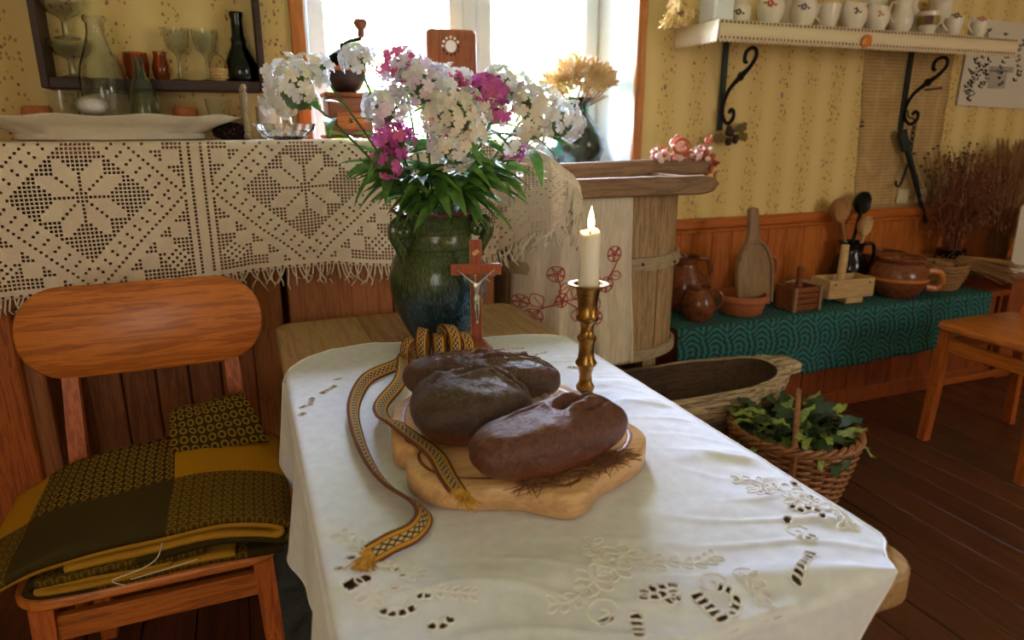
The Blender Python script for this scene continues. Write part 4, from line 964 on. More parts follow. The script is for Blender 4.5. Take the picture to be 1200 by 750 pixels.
# straw nest basket and whisk broom
nb = thing('straw_basket', 'coiled straw basket on the bench between pot and broom', 'basket', (3.36, 2.46, BT))
for q in range(7):
    z = .012 + q * .019; r = .085 + .035 * math.sin(q / 6 * 1.5)
    part('coil', 'drygrass', nb, lambda b: b.tube([((r + .004 * nz(a * .1, q)) * math.cos(R(a)) * 1.15, (r + .004 * nz(a * .1, q)) * math.sin(R(a)), z + .003 * nz(a * .07, q + 9)) for a in range(0, 361, 12)], .0115, 7, cap=False))
part('base', 'drygrass', nb, lambda b: b.lathe([(.001, .004), (.085, .004), (.085, .012), (.001, .012)], 24))
def wisps(b):
    r_ = random.Random(8)
    for _ in range(90):
        a = r_.uniform(0, 6.3); p = Vector((math.cos(a) * .13, math.sin(a) * .115, r_.uniform(.09, .15))); d = Vector((r_.uniform(-1, 1), r_.uniform(-1, 1), r_.uniform(-.2, .8))) * .05; b.tube([p - d, p + Vector((0, 0, .01)), p + d], .0016, 4)
part('loose_straw', 'drygrass', nb, wisps)['kind'] = 'stuff'
wb_ = thing('whisk_broom', 'straw whisk broom lying at the right end of the bench', 'broom', (3.55, 2.42, BT + .03))
def br(b):
    r_ = random.Random(2)
    for k in range(240):
        a = r_.gauss(0, .25); e = r_.uniform(-.025, .09); L = r_.uniform(.20, .27); b.tube([(-.17, .012 * nz(k, 1), .09 + .02 * nz(k, 2)), (-.05, a * .10, .09 + e * .5), (L - .17 + .03, a * .26 - .06, .035 + e - abs(a) * .03)], .0026, 4)
part('bristles', 'drygrass', wb_, br)['kind'] = 'stuff'
part('binding', 'drydark', wb_, lambda b: b.tube([(-.155, .0, .09), (-.125, 0, .09)], .026, 10))
part('grip', 'drygrass', wb_, lambda b: b.tube([(-.155, 0, .09), (-.25, .03, .11)], [.022, .014], 8))
# dried flower bouquet in a crock in the corner
lathe_jar('dark_crock', 'dark crock holding the dried flowers in the corner', (3.62, 2.60, BT), [(.06, 0), (.085, .04), (.09, .10), (.07, .16), (.075, .17)], 'blackglaze', 'crock')
db = tag(bpy.data.objects.new('dried_flower_bouquet', None), 'tall red brown dried flower bouquet in the corner by the bench', 'dried flowers'); COL.objects.link(db); db.location = (3.62, 2.60, BT + .12)
def dstems(b):
    r_ = random.Random(21)
    for k in range(120):
        t = Vector((r_.gauss(-.03, .14), r_.uniform(-.2, .06), r_.uniform(.28, .58))); b.tube([(r_.uniform(-.04, .04), r_.uniform(-.04, .04), 0), t * .5 + Vector((r_.gauss(0, .02), 0, .03)), t], .0022, 4, cap=False)
        for _ in range(3):
            p = t * r_.uniform(.5, .95); q = p + Vector((r_.gauss(0, .04), r_.gauss(0, .02), r_.uniform(0, .06))); b.tube([p, q], .0016, 4, cap=False)
part('stems', 'drybrown', db, dstems)['kind'] = 'stuff'
def dheads(b):
    r_ = random.Random(22)
    for k in range(330):
        t = Vector((r_.gauss(0, .16), r_.uniform(-.2, .06), r_.uniform(.14, .56))); b.ball(t, (r_.uniform(.004, .010), .006, r_.uniform(.004, .014)), 5, 4)
part('flower_heads', 'drybrown', db, dheads)['kind'] = 'stuff'
def dseeds(b):
    r_ = random.Random(23)
    for k in range(34):
        t = Vector((r_.uniform(-.36, .1), r_.uniform(-.05, .06), r_.uniform(.44, .62))); b.ball(t, (r_.uniform(.008, .016), .006, .006), 6, 4); b.tube([t * .6, t], .0014, 4, cap=False)
part('seed_heads', 'drydark', db, dseeds)['kind'] = 'stuff'
dg = thing('dry_grass_sheaf', 'tan dried grass sheaf behind the dried flowers at right edge', 'dried grass', (3.98, 2.60, .55))
def sheaf(b):
    r_ = random.Random(31)
    for k in range(300):
        t = Vector((r_.gauss(.02, .11), r_.uniform(-.12, .06), r_.uniform(.48, .72))); b.tube([(r_.uniform(-.05, .05), r_.uniform(-.05, .05), 0), t * .6 + Vector((0, 0, .04)), t], .0028, 4, cap=False)
part('blades', 'drygrass', dg, sheaf)['kind'] = 'stuff'
cs2 = thing('corner_chest', 'low brown wooden chest in the dark right corner', 'chest', (4.08, 2.52, 0))
part('body', 'panel_x', cs2, lambda b: b.box((0, 0, .27), (.70, .42, .54), bev=.006), 0)
part('lid', 'panel_x', cs2, lambda b: b.box((0, 0, .5455), (.72, .44, .03), bev=.005), 0)
cd2 = thing('paper_card', 'white paper card propped up at the right edge behind chair', 'card', (3.90, 2.40, .561)); cd2.rotation_euler = (R(-4), 0, R(-6))
part('sheet', 'paper', cd2, lambda b: b.prism([(-.07, 0), (.16, 0), (.18, .35), (-.03, .365), (-.045, .355)], -.003, .003), 0)
cd2.children[0].matrix_basis = Matrix.Translation((0, 0, 0)) @ Matrix.Rotation(R(90), 4, 'X')

# ================================================================== WALL SHELF WITH CROCKERY
ws = thing('wall_shelf', 'long white wall shelf with scalloped lace edging, carrying the china', 'shelf', (0, 0, 0))
part('shelf_board', 'plaster', ws, lambda b: b.box((2.73, 2.597, 1.724), (1.77, .30, .028), bev=.003), 0)
def edging(b, p0, p1, nrm):
    p0, p1 = Vector(p0), Vector(p1); L = (p1 - p0).length; n = int(L / .02); d = (p1 - p0) / n
    for i in range(n):
        for q in range(4):
            pass
    vs = []; N2 = n * 4
    for i in range(N2 + 1):
        p = p0 + (p1 - p0) * i / N2; sc = .008 * abs(math.sin(PI * i / 4)); w_ = .0015 * math.sin(i * .13)
        vs += [p + Vector((0, 0, 0)), p + nrm * (.002 + w_) + Vector((0, 0, -.045)), p + nrm * (.003 + w_) + Vector((0, 0, -.078 - sc))]
    b.add(vs, [(i * 3 + j, i * 3 + 3 + j, i * 3 + 4 + j, i * 3 + 1 + j) for i in range(N2) for j in range(2)])
solid(part('lace_edging', 'shelflace', ws, lambda b: edging(b, (1.842, 2.443, 1.7395), (3.617, 2.443, 1.7395), Vector((0, -1, 0))), 60), .0015)
solid(part('lace_edging', 'shelflace', ws, lambda b: edging(b, (1.842, 2.745, 1.7395), (1.842, 2.443, 1.7395), Vector((-1, 0, 0))), 60), .0015)
def eyelets(b):
    for i in range(88):
        for z in (1.731, 1.673): b.ball((1.852 + i * .02, 2.4375, z), (.0040, .0020, .0055), 6, 4)
e = part('eyelet_stitches', 'hay', ws, eyelets); e['kind'] = 'stuff'
am = tag(part('orange_ornament', 'orangepaint', None, lambda b: b.ball((0, 0, 0), (.033, .007, .026), 14, 8, fn=lambda p, d: p * (1 + .1 * nz(d.x * 3, d.z * 3)))), 'small orange oval ornament pinned on the shelf edging', 'ornament'); am.location = (2.62, 2.432, 1.688); am.rotation_euler = (0, R(-25), 0)
def bracket(name, label, x, top):
    o = thing(name, label, 'bracket', (x, 2.745, top))
    part('wall_bar', 'irong', o, lambda b: b.box((0, -.008, -.20), (.030, .014, .40), bev=.003), 0)
    part('shelf_bar', 'iron', o, lambda b: b.box((0, -.13, -.008), (.026, .26, .014), bev=.003), 0)
    sp = []
    for a in range(-200, 61, 20): rr2 = .036 + .010 * (a + 200) / 260; sp.append((0, -.055 - rr2 * math.cos(R(a)) * .9, -.30 + rr2 * math.sin(R(a))))
    part('scroll', 'iron', o, lambda b: b.tube(smooth_path([(0, -0.066, -0.322), (0, -0.078, -0.308), (0, -0.097, -0.318), (0, -0.094, -0.35), (0, -0.058, -0.368), (0, -0.024, -0.338), (0, -0.022, -0.28), (0, -0.055, -0.22), (0, -0.12, -0.172), (0, -0.178, -0.135), (0, -0.212, -0.098), (0, -0.212, -0.068), (0, -0.185, -0.055), (0, -0.148, -0.07), (0, -0.143, -0.104), (0, -0.156, -0.112)], 6), [.0085 + .004 * math.exp(-((i - 49) / 4) ** 2) for i in range(91)], 8, up=(1, 0, 0)))
    part('finial', 'iron', o, lambda b: b.ball((0, -.125, -.168), (.012, .022, .020), 10, 8))
    return o
bracket('iron_bracket', 'black scrolled iron shelf bracket on the plain yellow wallpaper', 2.11, 1.709)
bracket('iron_bracket', 'black scrolled iron shelf bracket over the old newspaper', 3.265, 1.709)
hpo = thing('hop_sprig', 'dried brown hop sprig hanging at the foot of left bracket', 'dried flowers', (2.135, 2.70, 1.30))
hm = lbm('hop', .105, .02)
for k, (x, z, a) in enumerate(((.02, .005, 20), (-.02, -.012, 192), (.01, -.012, -8))): link('leaf', hm, hpo, (x, -.01 * (k % 3), z), (R(90), R(-a), 0))
for k in range(9): part('cone', 'drydark', hpo, lambda b: b.ball((random.uniform(-.025, .03), random.uniform(-.03, 0), random.uniform(-.045, .03)), (.014, .013, .018), 8, 6))
part('thread', 'hay', hpo, lambda b: b.tube([(0, 0, 0), (.003, -.01, .08)], .002, 5))
# steelyard scale hanging from the right bracket
sy = thing('steelyard_scale', 'old iron steelyard with chain hook hanging below right bracket', 'scale', (3.27, 2.70, 1.31))
part('beam', 'irong', sy, lambda b: b.tube([(-.045, 0, .0), (.04, 0, -.13), (.27, .015, -.50)], [.012, .016, .009], 8))
part('head', 'irong', sy, lambda b: b.box((-.01, 0, -.055), (.06, .02, .11), rot=(0, R(-30), 0), bev=.006), 0)
for k in range(6): part('chain_link', 'iron', sy, lambda b: b.tube([(.045 + (.009 * math.cos(R(a)) if k % 2 else 0), (0 if k % 2 else .009 * math.cos(R(a))), .025 - .027 * k + .018 * math.sin(R(a))) for a in range(0, 361, 30)], .0035, 5, cap=False))
part('hook', 'iron', sy, lambda b: b.tube(smooth_path([(.045, 0, -.13), (.04, 0, -.18), (.02, 0, -.25), (.005, 0, -.285), (-.02, 0, -.285), (-.025, 0, -.26)], 5), .006, 7, up=(0, 1, 0)))
part('shackle', 'iron', sy, lambda b: b.tube(smooth_path([(.045, 0, .04), (.03, 0, .06), (-.005, 0, .065), (-.005, .01, .10)], 4), .004, 6, up=(0, 1, 0)))
# printed linen picture in the corner
pc = thing('printed_picture', 'white cloth picture with grey plant drawings at top right', 'picture', (3.66, 2.738, 1.43))
part('sheet', 'paper', pc, lambda b: b.box((.37, 0, .22), (.74, .006, .44), rot=(0, R(1.5), 0)), 0)
def ink(b):
    r_ = random.Random(9)
    def lf2(x, z, a, L): 
        d = Vector((math.cos(a), 0, math.sin(a))) * L; n_ = Vector((-math.sin(a), 0, math.cos(a))) * L * .28; p = Vector((x, -.0045, z)); b.add([p, p + d * .5 + n_, p + d, p + d * .5 - n_], [(0, 3, 2, 1)])
    for x0, z0, z1 in ((.06, .03, .20), (.10, .06, .26), (.17, .10, .25), (.30, .12, .40), (.42, .14, .40), (.14, .25, .40)):
        n = 10
        for k in range(n):
            t = k / n; x = x0 + .02 * math.sin(t * 9 + x0 * 30); z = lerp(z0, z1, t)
            for s in (-1, 1): lf2(x, z, PI / 2 + s * r_.uniform(.5, 1.5), r_.uniform(.018, .034))
    for k in range(9): b.box((.21 + .016 * k, -.004, .15), (.004, .0006, .10))
    for z in (.20, .19, .21): b.box((.29, -.004, z), (.20, .0006, .004))
i_ = part('ink_drawing', 'iron', pc, ink, 0); i_['kind'] = 'stuff'
# crockery
STZ = 1.7385
def blossom(b, x, y, z, s, rnd):
    # small painted flower, as flat ellipses against the -y side
    for k in range(5): g = 2 * PI * k / 5; b.ball((x + s * math.cos(g), y, z + s * math.sin(g)), (s * .65, .0015, s * .65), 7, 4)
def jug(label, loc, s=1.0, paint='redpaint', rz=0.0, handle=1, shape=0, spout=True, mat='china', cat='jug', name='china_jug'):
    o = thing(name, label, cat, loc, rz, 'china on the wall shelf')
    PR = [[(.030, 0), (.034, .004), (.046, .03), (.052, .06), (.046, .09), (.036, .11), (.038, .13), (.044, .145)], [(.034, 0), (.036, .004), (.040, .015), (.055, .05), (.056, .08), (.046, .105), (.048, .115)], [(.026, 0), (.030, .004), (.040, .05), (.045, .09), (.046, .10)], [(.04, 0), (.046, .006), (.05, .05), (.05, .075), (.042, .085), (.036, .10)]][shape]
    PR = [(r * s, z * s) for r, z in PR]; H = PR[-1][1]
    def sp(p, i, g):
        if spout and i >= len(PR) - 2:
            e = max(0, math.cos(g - PI)) ** 4; p.x -= e * .018 * s; p.z += e * .012 * s
        return p
    part('body', mat, o, lambda b: b.lathe([(.001, 0)] + PR + [(PR[-1][0] - .004, H - .001), (PR[-2][0] - .005, PR[-2][1]), (.001, H * .4)], 26, fn=sp), 50)
    if handle: part('ear', mat, o, lambda b: b.tube(smooth_path([(PR[-1][0] * .9, 0, H * .93), (PR[-1][0] + .025 * s, 0, H * .92), (PR[-1][0] + .032 * s, 0, H * .62), (PR[3][0] * .95, 0, H * .34)], 5), .0045 * s, 7, up=(0, 1, 0)))
    r_ = max(r for r, z in PR)
    if paint:
        def pf(b):
            b.T = Matrix.Rotation(R(-42) - rz, 4, 'Z')
            z = [q for r, q in PR if r == r_][0]; blossom(b, 0, -r_ - .0002, z, .009 * s, random)
            b.ball((-.019 * s, -r_ * .94, z + .004), (.008 * s, .0015, .004 * s), 6, 4); b.ball((.019 * s, -r_ * .94, z - .006), (.008 * s, .0015, .004 * s), 6, 4)
        part('painted_flower', paint, o, pf)
    return o
def box_china(b): b.box((0, 0, .075), (.10, .12, .15), bev=.012)
o = tag(part('white_box', 'white', None, box_china, 0), 'plain white box at the left end of the wall shelf', 'box'); o.location = (1.925, 2.58, STZ)
jug('white china canister with grey print right of white box', (2.03, 2.565, STZ), .95, 'brownpaint', 0, 0, 3, False, cat='canister', name='china_canister')
jug('round red and green painted china pot, third on the shelf', (2.175, 2.545, STZ), 1.05, 'redpaint', 0, 0, 1, False, cat='pot', name='china_pot')
jug('white china creamer with violet flower and right-hand ear', (2.345, 2.535, STZ), 1.0, 'purplepaint', 0, 1, 1, False, cat='creamer', name='china_creamer')
jug('tall plain white china pitcher left of brown-flowered jug', (2.49, 2.54, STZ), 1.05, None, PI, 1, 2, True, name='china_pitcher', cat='pitcher')
jug('white china jug painted with brown leaves', (2.635, 2.535, STZ), 1.0, 'brownpaint', 0, 0, 1, True)
jug('white china jug painted with an orange flower', (2.775, 2.535, STZ), .95, 'orangepaint', 0, 0, 1, True)
jug('slim white china pitcher with left-hand ear, right of orange flower', (2.925, 2.535, STZ), 1.0, None, PI, 1, 0, True, name='china_pitcher', cat='pitcher')
cp = jug('white china mug with a dark and gold band', (3.085, 2.525, STZ), 1.05, None, 0, 1, 2, False, cat='mug', name='china_mug')
part('gold_band', 'goldpaint', cp, lambda b: b.lathe([(.0425, .045), (.0448, .046), (.0475, .085), (.0455, .086)], 26)); part('dark_panel', 'brownpaint', cp, lambda b: b.box((-.034, -.035, .066), (.035, .006, .036), rot=(0, 0, R(-44)), bev=.001), 0)
jug('white china cup with grey decor, second from the right', (3.265, 2.53, STZ), .95, 'brownpaint', PI, 1, 2, False, cat='cup', name='china_cup')
jug('white china cup with pink flower at right end of shelf', (3.44, 2.53, STZ), .9, 'redpaint', PI, 1, 2, False, cat='cup', name='china_cup')
jug('tall white china vase in the back row behind gold-banded mug', (3.09, 2.66, STZ), 1.35, None, 0, 0, 0, False, cat='vase', name='china_vase')
jug('orange painted china jug in the back row near the middle', (2.88, 2.67, STZ), 1.4, 'orangepaint', 0, 0, 1, False)
jug('white china bowl in the back row behind the violet creamer', (2.42, 2.67, STZ), 1.3, None, 0, 0, 1, False, cat='bowl', name='china_bowl')
jug('orange banded china vase in the back row on the right', (3.33, 2.665, STZ), 1.35, 'orangepaint', 0, 0, 0, False, cat='vase', name='china_vase')
sb = thing('straw_bunch', 'pale straw flower bunch hanging over the left end of the shelf', 'dried flowers', (1.775, 2.62, 1.79))
def sbf(b):
    r_ = random.Random(6)
    for k in range(150):
        d = Vector((r_.gauss(0, 1), r_.gauss(0, .8), r_.gauss(0, 1))).normalized(); p = Vector((d.x * .052, d.y * .06, d.z * .062)) * r_.uniform(.6, 1); b.ball(p, (.012, .011, .013), 6, 4)
    for k in range(22): b.tube([(-.03, 0, -.02), (-.075 + r_.uniform(-.02, .02), r_.uniform(-.03, .03), -.055 + r_.uniform(-.02, .03))], [.005, .003], 5)
part('flower_heads', 'strawp', sb, sbf)['kind'] = 'stuff'
part('hanger', 'hay', sb, lambda b: b.tube([(0, .0, .05), (.01, .11, .16)], .002, 5))

# ================================================================== CHAIRS
def chair(name, label, loc, rz, seat_h, w_, d_, back=True, rails=True):
    """seat front towards local -y; backrest at +y; local origin under the seat centre"""
    o = thing(name, label, 'chair', loc, rz)
    def seat(b):
        out = [(p[0], p[1] - d_ / 2) for p in rr(w_, d_, .07, 6)]; b.prism(out, seat_h - .026, seat_h, .007)
    part('seat', 'orange_x', o, seat, 40)
    for s in (-1, 1):
        part('leg', 'orange_z', o, lambda b: b.bar((s * (w_ / 2 - .030), -d_ / 2 + .035, 0), (s * (w_ / 2 - .045), -d_ / 2 + .05, seat_h - .026), .036, .036, .042, .042), 0)
        part('leg', 'orange_z', o, lambda b: (b.bar((s * (w_ / 2 - .05), d_ / 2 + .06, 0), (s * (w_ / 2 - .06), d_ / 2 + .012, seat_h), .036, .032, .042, .034), b.bar((s * (w_ / 2 - .06), d_ / 2 + .012, seat_h), (s * (w_ / 2 - .075), d_ / 2 + .085, .925), .042, .034, .030, .022)), 0)
        part('rail', 'orange_y', o, lambda b: b.box((s * (w_ / 2 - .048), 0, seat_h - .095), (.022, d_ - .06, .055), bev=.003), 0)
        part('stretcher', 'orange_y', o, lambda b: b.box((s * (w_ / 2 - .044), .01, seat_h * .50), (.018, d_ - .02, .03), bev=.003), 0)
    part('rail', 'orange_x', o, lambda b: b.box((0, -d_ / 2 + .05, seat_h - .095), (w_ - .10, .022, .055), bev=.003), 0)
    part('rail', 'orange_x', o, lambda b: b.box((0, d_ / 2 - .01, seat_h - .095), (w_ - .12, .022, .05), bev=.003), 0)
    def bk_(b):
        b.T = Matrix.Translation((-.008, d_ / 2 + .052, .738)) @ Matrix.Rotation(R(90 - 9), 4, 'X'); b.prism(rr(.548, .222, .105, 8), -.011, .011, .006)
    part('backrest', 'orange_x', o, bk_, 40)
    return o
chair('wooden_chair', 'orange pine chair left of table with blanket on its seat', (-.245, 1.57, 0), R(1.0), .45, .50, .42)
chair('wooden_chair', 'orange pine chair in the dark right corner by the bench', (2.905, 1.70, 0), R(-90), .535, .48, .50)
# folded wool blanket on the left chair
bl = thing('wool_blanket', 'folded mustard and black checked wool blanket on left chair seat', 'blanket', (-.245, 1.57, .451))
def fold_strip(b, path, y0, y1, uoff, voff=0.0, sag=0.0):
    pts = smooth_path([(p[0], 0, p[1]) for p in path], 7); L = [0]
    for i in range(1, len(pts)): L.append(L[-1] + (pts[i] - pts[i - 1]).length)
    n = len(pts) - 1; m = 22; base = len(b.v)
    vs = []; us = []
    for i, p in enumerate(pts):
        for j in range(m + 1):
            c = j / m; y = lerp(y0, y1, c); drop = 0.006 * nz(p.x * 7, y * 7, uoff) 
            vs.append((p.x + .006 * nz(p.z * 30, y * 9) , y + .012 * nz(p.x * 5, uoff), .004 + (p.z - .004) * lerp(.84, 1.14, c) + drop * (p.z > .03))); us.append((uoff + L[i], voff + (y - y0)))
    b.add(vs, [(i * (m + 1) + j, i * (m + 1) + j + 1, (i + 1) * (m + 1) + j + 1, (i + 1) * (m + 1) + j) for i in range(n) for j in range(m)], us)
top = [(-.33, .006), (-.30, .040), (-.265, .058), (-.18, .098), (-.05, .116), (.10, .120), (.20, .113), (.258, .095), (.272, .068), (.255, .046), (.20, .058), (.10, .066), (-.02, .062), (-.12, .056), (-.19, .052)]
top2 = [(-.25, .055), (-.18, .082), (-.05, .101), (.10, .105), (.19, .099), (.240, .087), (.253, .072), (.238, .060), (.18, .071), (.08, .082), (-.04, .078), (-.14, .070)]
bot = [(.255, .012), (.15, .012), (0.0, .012), (-.12, .010), (-.185, .012), (-.210, .028), (-.185, .045), (-.08, .043), (.0, .043), (.10, .044)]
roll = [(.16, .022), (.0, .021), (-.10, .0205), (-.175, .020), (-.192, .028), (-.175, .0355), (-.10, .0335), (.04, .033)]
o4 = part('inner_roll', 'woolin', bl, lambda b: fold_strip(b, roll, -.218, .15, .2), 60); solid(o4, .008)
o1 = part('top_fold', 'blanket', bl, lambda b: fold_strip(b, top, -.228, .16, .0), 60); solid(o1, .011)
o2 = part('inner_fold', 'woolin', bl, lambda b: fold_strip(b, top2, -.222, .15, .2), 60); solid(o2, .010)
o3 = part('bottom_fold', 'blanket', bl, lambda b: fold_strip(b, bot, -.215, .16, .33), 60); solid(o3, .012)
def flap(b):
    def fn(a, c): return (lerp(.03, .245 - .05 * c, a), .085 + .085 * c, .125 + .095 * math.sin(c * 1.5) * (1 - .25 * (1 - a)) + .006 * nz(a * 4, c * 4))
    b.sheet(fn, 20, 16, uv=lambda a, c: (.71 + a * .2, .22 + .13 * c))
solid(part('back_fold', 'blanket', bl, flap, 60), .026)
def thr(b):
    b.tube(smooth_path([(.03, -.20, .082), (.02, -.236, .06), (-.01, -.242, .045), (-.06, -.245, .035), (-.04, -.247, .02)], 5), .0012, 5); b.tube(smooth_path([(-.03, -.243, .028), (.03, -.244, .035), (.09, -.242, .042)], 5), .0010, 5)
part('loose_thread', 'linenfringe', bl, thr)
rg = thing('rag_rug', 'teal grey rag rug on the floor under the table', 'rug', (.42, 1.55, .0008))
part('pile', 'rug', rg, lambda b: b.sheet(lambda a, c: (lerp(-.45, .45, a), lerp(-.7, .7, c), .013 + .010 * nz(a * 24, c * 30) + .004 * nz(a * 60, c * 70)), 60, 80), 60)
solid(rg.children[0], .012, -1)

# ================================================================== TABLE
TX0, TX1, TY0, TY1, TZ = .052, .810, .533, 2.105, .75
tb_ = thing('wooden_table', 'worn pale wooden table with rounded corners under the white cloth', 'table', (0, 0, 0))
def tabletop(x0, x1, rl, rr_):
    def f(b):
        out = []; r = .055
        def arc(cx, cy, a0): return [(cx + r * math.cos(R(a0 + 15 * k)), cy + r * math.sin(R(a0 + 15 * k))) for k in range(7)]
        out += arc(x1 - r, TY1 - r, 0) if rr_ else [(x1, TY1)]
        if rr_: out = arc(x1 - r, TY0 + r, -90) + out
        else: out = [(x1, TY0)] + out
        if rl: out += arc(x0 + r, TY1 - r, 90) + arc(x0 + r, TY0 + r, 180)
        else: out += [(x0, TY1), (x0, TY0)]
        b.prism(out, TZ - .046, TZ, .004)
    return f
for a, c, l_, r_ in ((TX0, .296, 1, 0), (.2975, .543, 0, 0), (.5445, TX1, 0, 1)): part('board', 'table', tb_, tabletop(a, c, l_, r_), 30)
for x in (TX0 + .09, TX1 - .09):
    for y in (TY0 + .12, TY1 - .10): part('leg', 'table', tb_, lambda b: b.bar((x, y, 0), (x, y, TZ - .046), .055, .055, .07, .07), 0)
for x in (TX0 + .09, TX1 - .09): part('apron', 'table', tb_, lambda b: b.box((x, (TY0 + TY1) / 2, .652), (.024, 1.22, .10)), 0)
for y in (TY0 + .12, TY1 - .10): part('apron', 'table', tb_, lambda b: b.box(((TX0 + TX1) / 2, y, .652), (.46, .024, .10)), 0)

# ------------------------------------------------------------------ white tablecloth with cutwork
from mathutils import Matrix as _M
cut = []     # cutwork holes: (x, y, half length, half width, angle)
def ladder(x0, y0, x1, y1, n, wd, skip=.3):
    a = math.atan2(y1 - y0, x1 - x0); L = math.hypot(x1 - x0, y1 - y0) / n
    for k in range(n): t = (k + .5) / n; cut.append((lerp(x0, x1, t), lerp(y0, y1, t), L * (1 - skip) / 2, wd, a))
def curl(cx, cy, r, a0, a1, n, wd):
    for k in range(n):
        a = R(lerp(a0, a1, (k + .5) / n)); L = abs(R(a1 - a0)) * r / n; cut.append((cx + r * math.cos(a), cy + r * math.sin(a), L * .36, wd, a + PI / 2))
curl(.748, .757, .022, 60, 210, 5, .0035); cut += [(.789, .727, .007, .005, .4), (.802, .774, .006, .004, 1.2)]
curl(.745, .680, .016, -60, 130, 4, .0035); cut += [(.736, .707, .006, .003, .3), (.707, .687, .006, .0035, .6)]
curl(.703, .652, .013, 190, 330, 3, .0035)
ladder(.680, .612, .625, .562, 7, .0055, .2)
for q, (dx, dy) in enumerate(((-.018, .006), (-.006, .008), (.007, .006), (.020, .003), (-.012, -.006), (.001, -.006), (.014, -.007), (.003, -.018), (-.024, -.002), (.012, -.017))): cut.append((.436 + dx, .611 + dy, .0048, .0046, .3 * q))
cut += [(.511, .590, .006, .0035, .2), (.519, .583, .005, .003, .8)]
ladder(.475, .594, .483, .545, 5, .006, .2); cut += [(.512, .560, .006, .004, .4), (.522, .568, .005, .0035, 1.0), (.502, .553, .005, .003, .1)]
cut += [(.352, .596, .009, .0035, .1)]; ladder(.390, .592, .374, .556, 4, .005, .22)
cut += [(.081, .763, .010, .008, .5), (.096, .768, .008, .006, .2), (.089, .830, .005, .003, .3), (.070, .805, .005, .003, .9)]
curl(.126, .770, .020, -20, 80, 4, .003); cut += [(.130, .741, .006, .003, .2)]
curl(.132, .726, .030, 210, 300, 4, .0035); ladder(.150, .715, .170, .708, 2, .003); curl(.168, .672, .014, 200, 350, 3, .004)
ladder(.155, 1.50, .118, 1.462, 4, .004); ladder(.098, 1.445, .088, 1.40, 3, .004); cut += [(.075, 1.40, .006, .004, .5), (.070, 1.36, .006, .004, .9), (.165, 1.54, .008, .003, .3)]
ladder(.60, 1.62, .66, 1.60, 5, .003); ladder(.70, 1.42, .735, 1.40, 4, .003); ladder(.66, 1.53, .70, 1.545, 3, .003)
cut = [(x, y, hl * 1.18, hw * 1.4, an) for x, y, hl, hw, an in cut]
def press(x, y):   # 0 where something heavy presses the cloth flat
    d = max(abs(x - .41) / .25, abs(y - 1.08) / .31); e = math.hypot(x - .641, y - 1.214) / .06; f = math.hypot(x - .475, y - 1.745) / .14; g = math.hypot(x - .53, y - 1.62) / .09
    return max(0, min(1, (min(d, e, f, g) - .9) / .35))
def cz(x, y):
    k = press(x, y)
    r1 = .5 + .5 * math.sin((x * 12 + y * 33) + 3.0 * nz(x * 4, y * 4)); r2 = .5 + .5 * nz(x * 7, y * 7, 2)
    front = max(0, min(1, (1.0 - y) / .25)) + .55 * max(0, min(1, (x - .6) / .1))
    h_ = .003 + .004 * r2 + (.015 * r1 ** 3 + .004 * max(0, math.sin(x * 40 + y * 80 + 5 * nz(x * 5, y * 5, 9))) ** 4) * min(1, front) * (.4 + .6 * r2) + .0016 * nz(x * 32, y * 32, 5)
    edge = min(1, max(0.15, (TX1 - x) / .03))
    return TZ + .0012 + .002 + k * max(0, h_ - .002) * edge
CLX0, CLX1, CLY0 = TX0 - .235, .812, TY0 - .20
NU, NV = 252, 400
def yback(x): return ipl([-.2, .05, .10, .165, .275, .576, .70, CLX1], [1.60, 1.63, 1.715, 1.765, 1.79, 1.742, 1.70, 1.655], x) + .006 * nz(x * 30, 4)
def bend(q, e, r):      # arc length q past the edge e -> (horizontal, drop)
    if q <= 0: return -q, 0
    if q < r * PI / 2: return -r * math.sin(q / r), r * (1 - math.cos(q / r))
    return -r, r + (q - r * PI / 2)
def cloth_uv(a, c):
    x = lerp(CLX0, CLX1, a); y = lerp(CLY0, yback(x), c)
    s = max(0, .605 - y)
    if s > 0 and x > .5: x = lerp(.5, CLX1 - .62 * s - .02 * min(1, s / .03), (x - .5) / (CLX1 - .5))
    return x, y
def clothpt(a, c):
    x, y = cloth_uv(a, c); z = cz(max(x, TX0), max(y, TY0)); X, Y = x, y
    dx = (TX0 + .012) - x; dy = (TY0 + .012) - y; r = .014
    dd = 0
    if dx > 0:
        h_, d_ = bend(dx, 0, r); w_ = max(0, dx - .03); X = TX0 + .012 + h_ - .016 * (w_ / .2) * (.6 + math.sin(y * 16 + 1) + .4 * math.sin(y * 37)) - .004 * (w_ > 0); dd = max(dd, d_)
    if dy > 0:
        h_, d_ = bend(dy, 0, r); w_ = max(0, dy - .03); Y = TY0 + .012 + h_ - .015 * (w_ / .2) * (.7 + math.sin(x * 24)); dd = max(dd, d_)
    return Vector((X, Y, z - dd))
drop_faces = set(); hx = (CLX1 - CLX0) / NU
for (x, y, hl, hw, an) in cut:
    rr__ = hl + hw
    for i in range(max(0, int((x - rr__ - CLX0) / hx)), min(NU, int((x + rr__ - CLX0) / hx) + 2)):
        xc = CLX0 + (i + .5) * hx; yb = yback(xc); hy = (yb - CLY0) / NV
        for j in range(max(0, int((y - rr__ - CLY0) / hy)), min(NV, int((y + rr__ - CLY0) / hy) + 2)):
            yc = CLY0 + (j + .5) * hy; ddx, ddy = xc - x, yc - y; u_ = ddx * math.cos(an) + ddy * math.sin(an); v_ = -ddx * math.sin(an) + ddy * math.cos(an)
            if (abs(u_) / hl) ** 3 + (abs(v_) / hw) ** 3 < 1: drop_faces.add((i, j))
def clothf(b): b.sheet(clothpt, NU, NV, keep=lambda i, j: (i, j) not in drop_faces)
tc = part('tablecloth', 'cloth', None, clothf, 60); solid(tc, .0012, -1)
tag(tc, 'white linen tablecloth with cutwork embroidery spread over the wooden table', 'tablecloth')
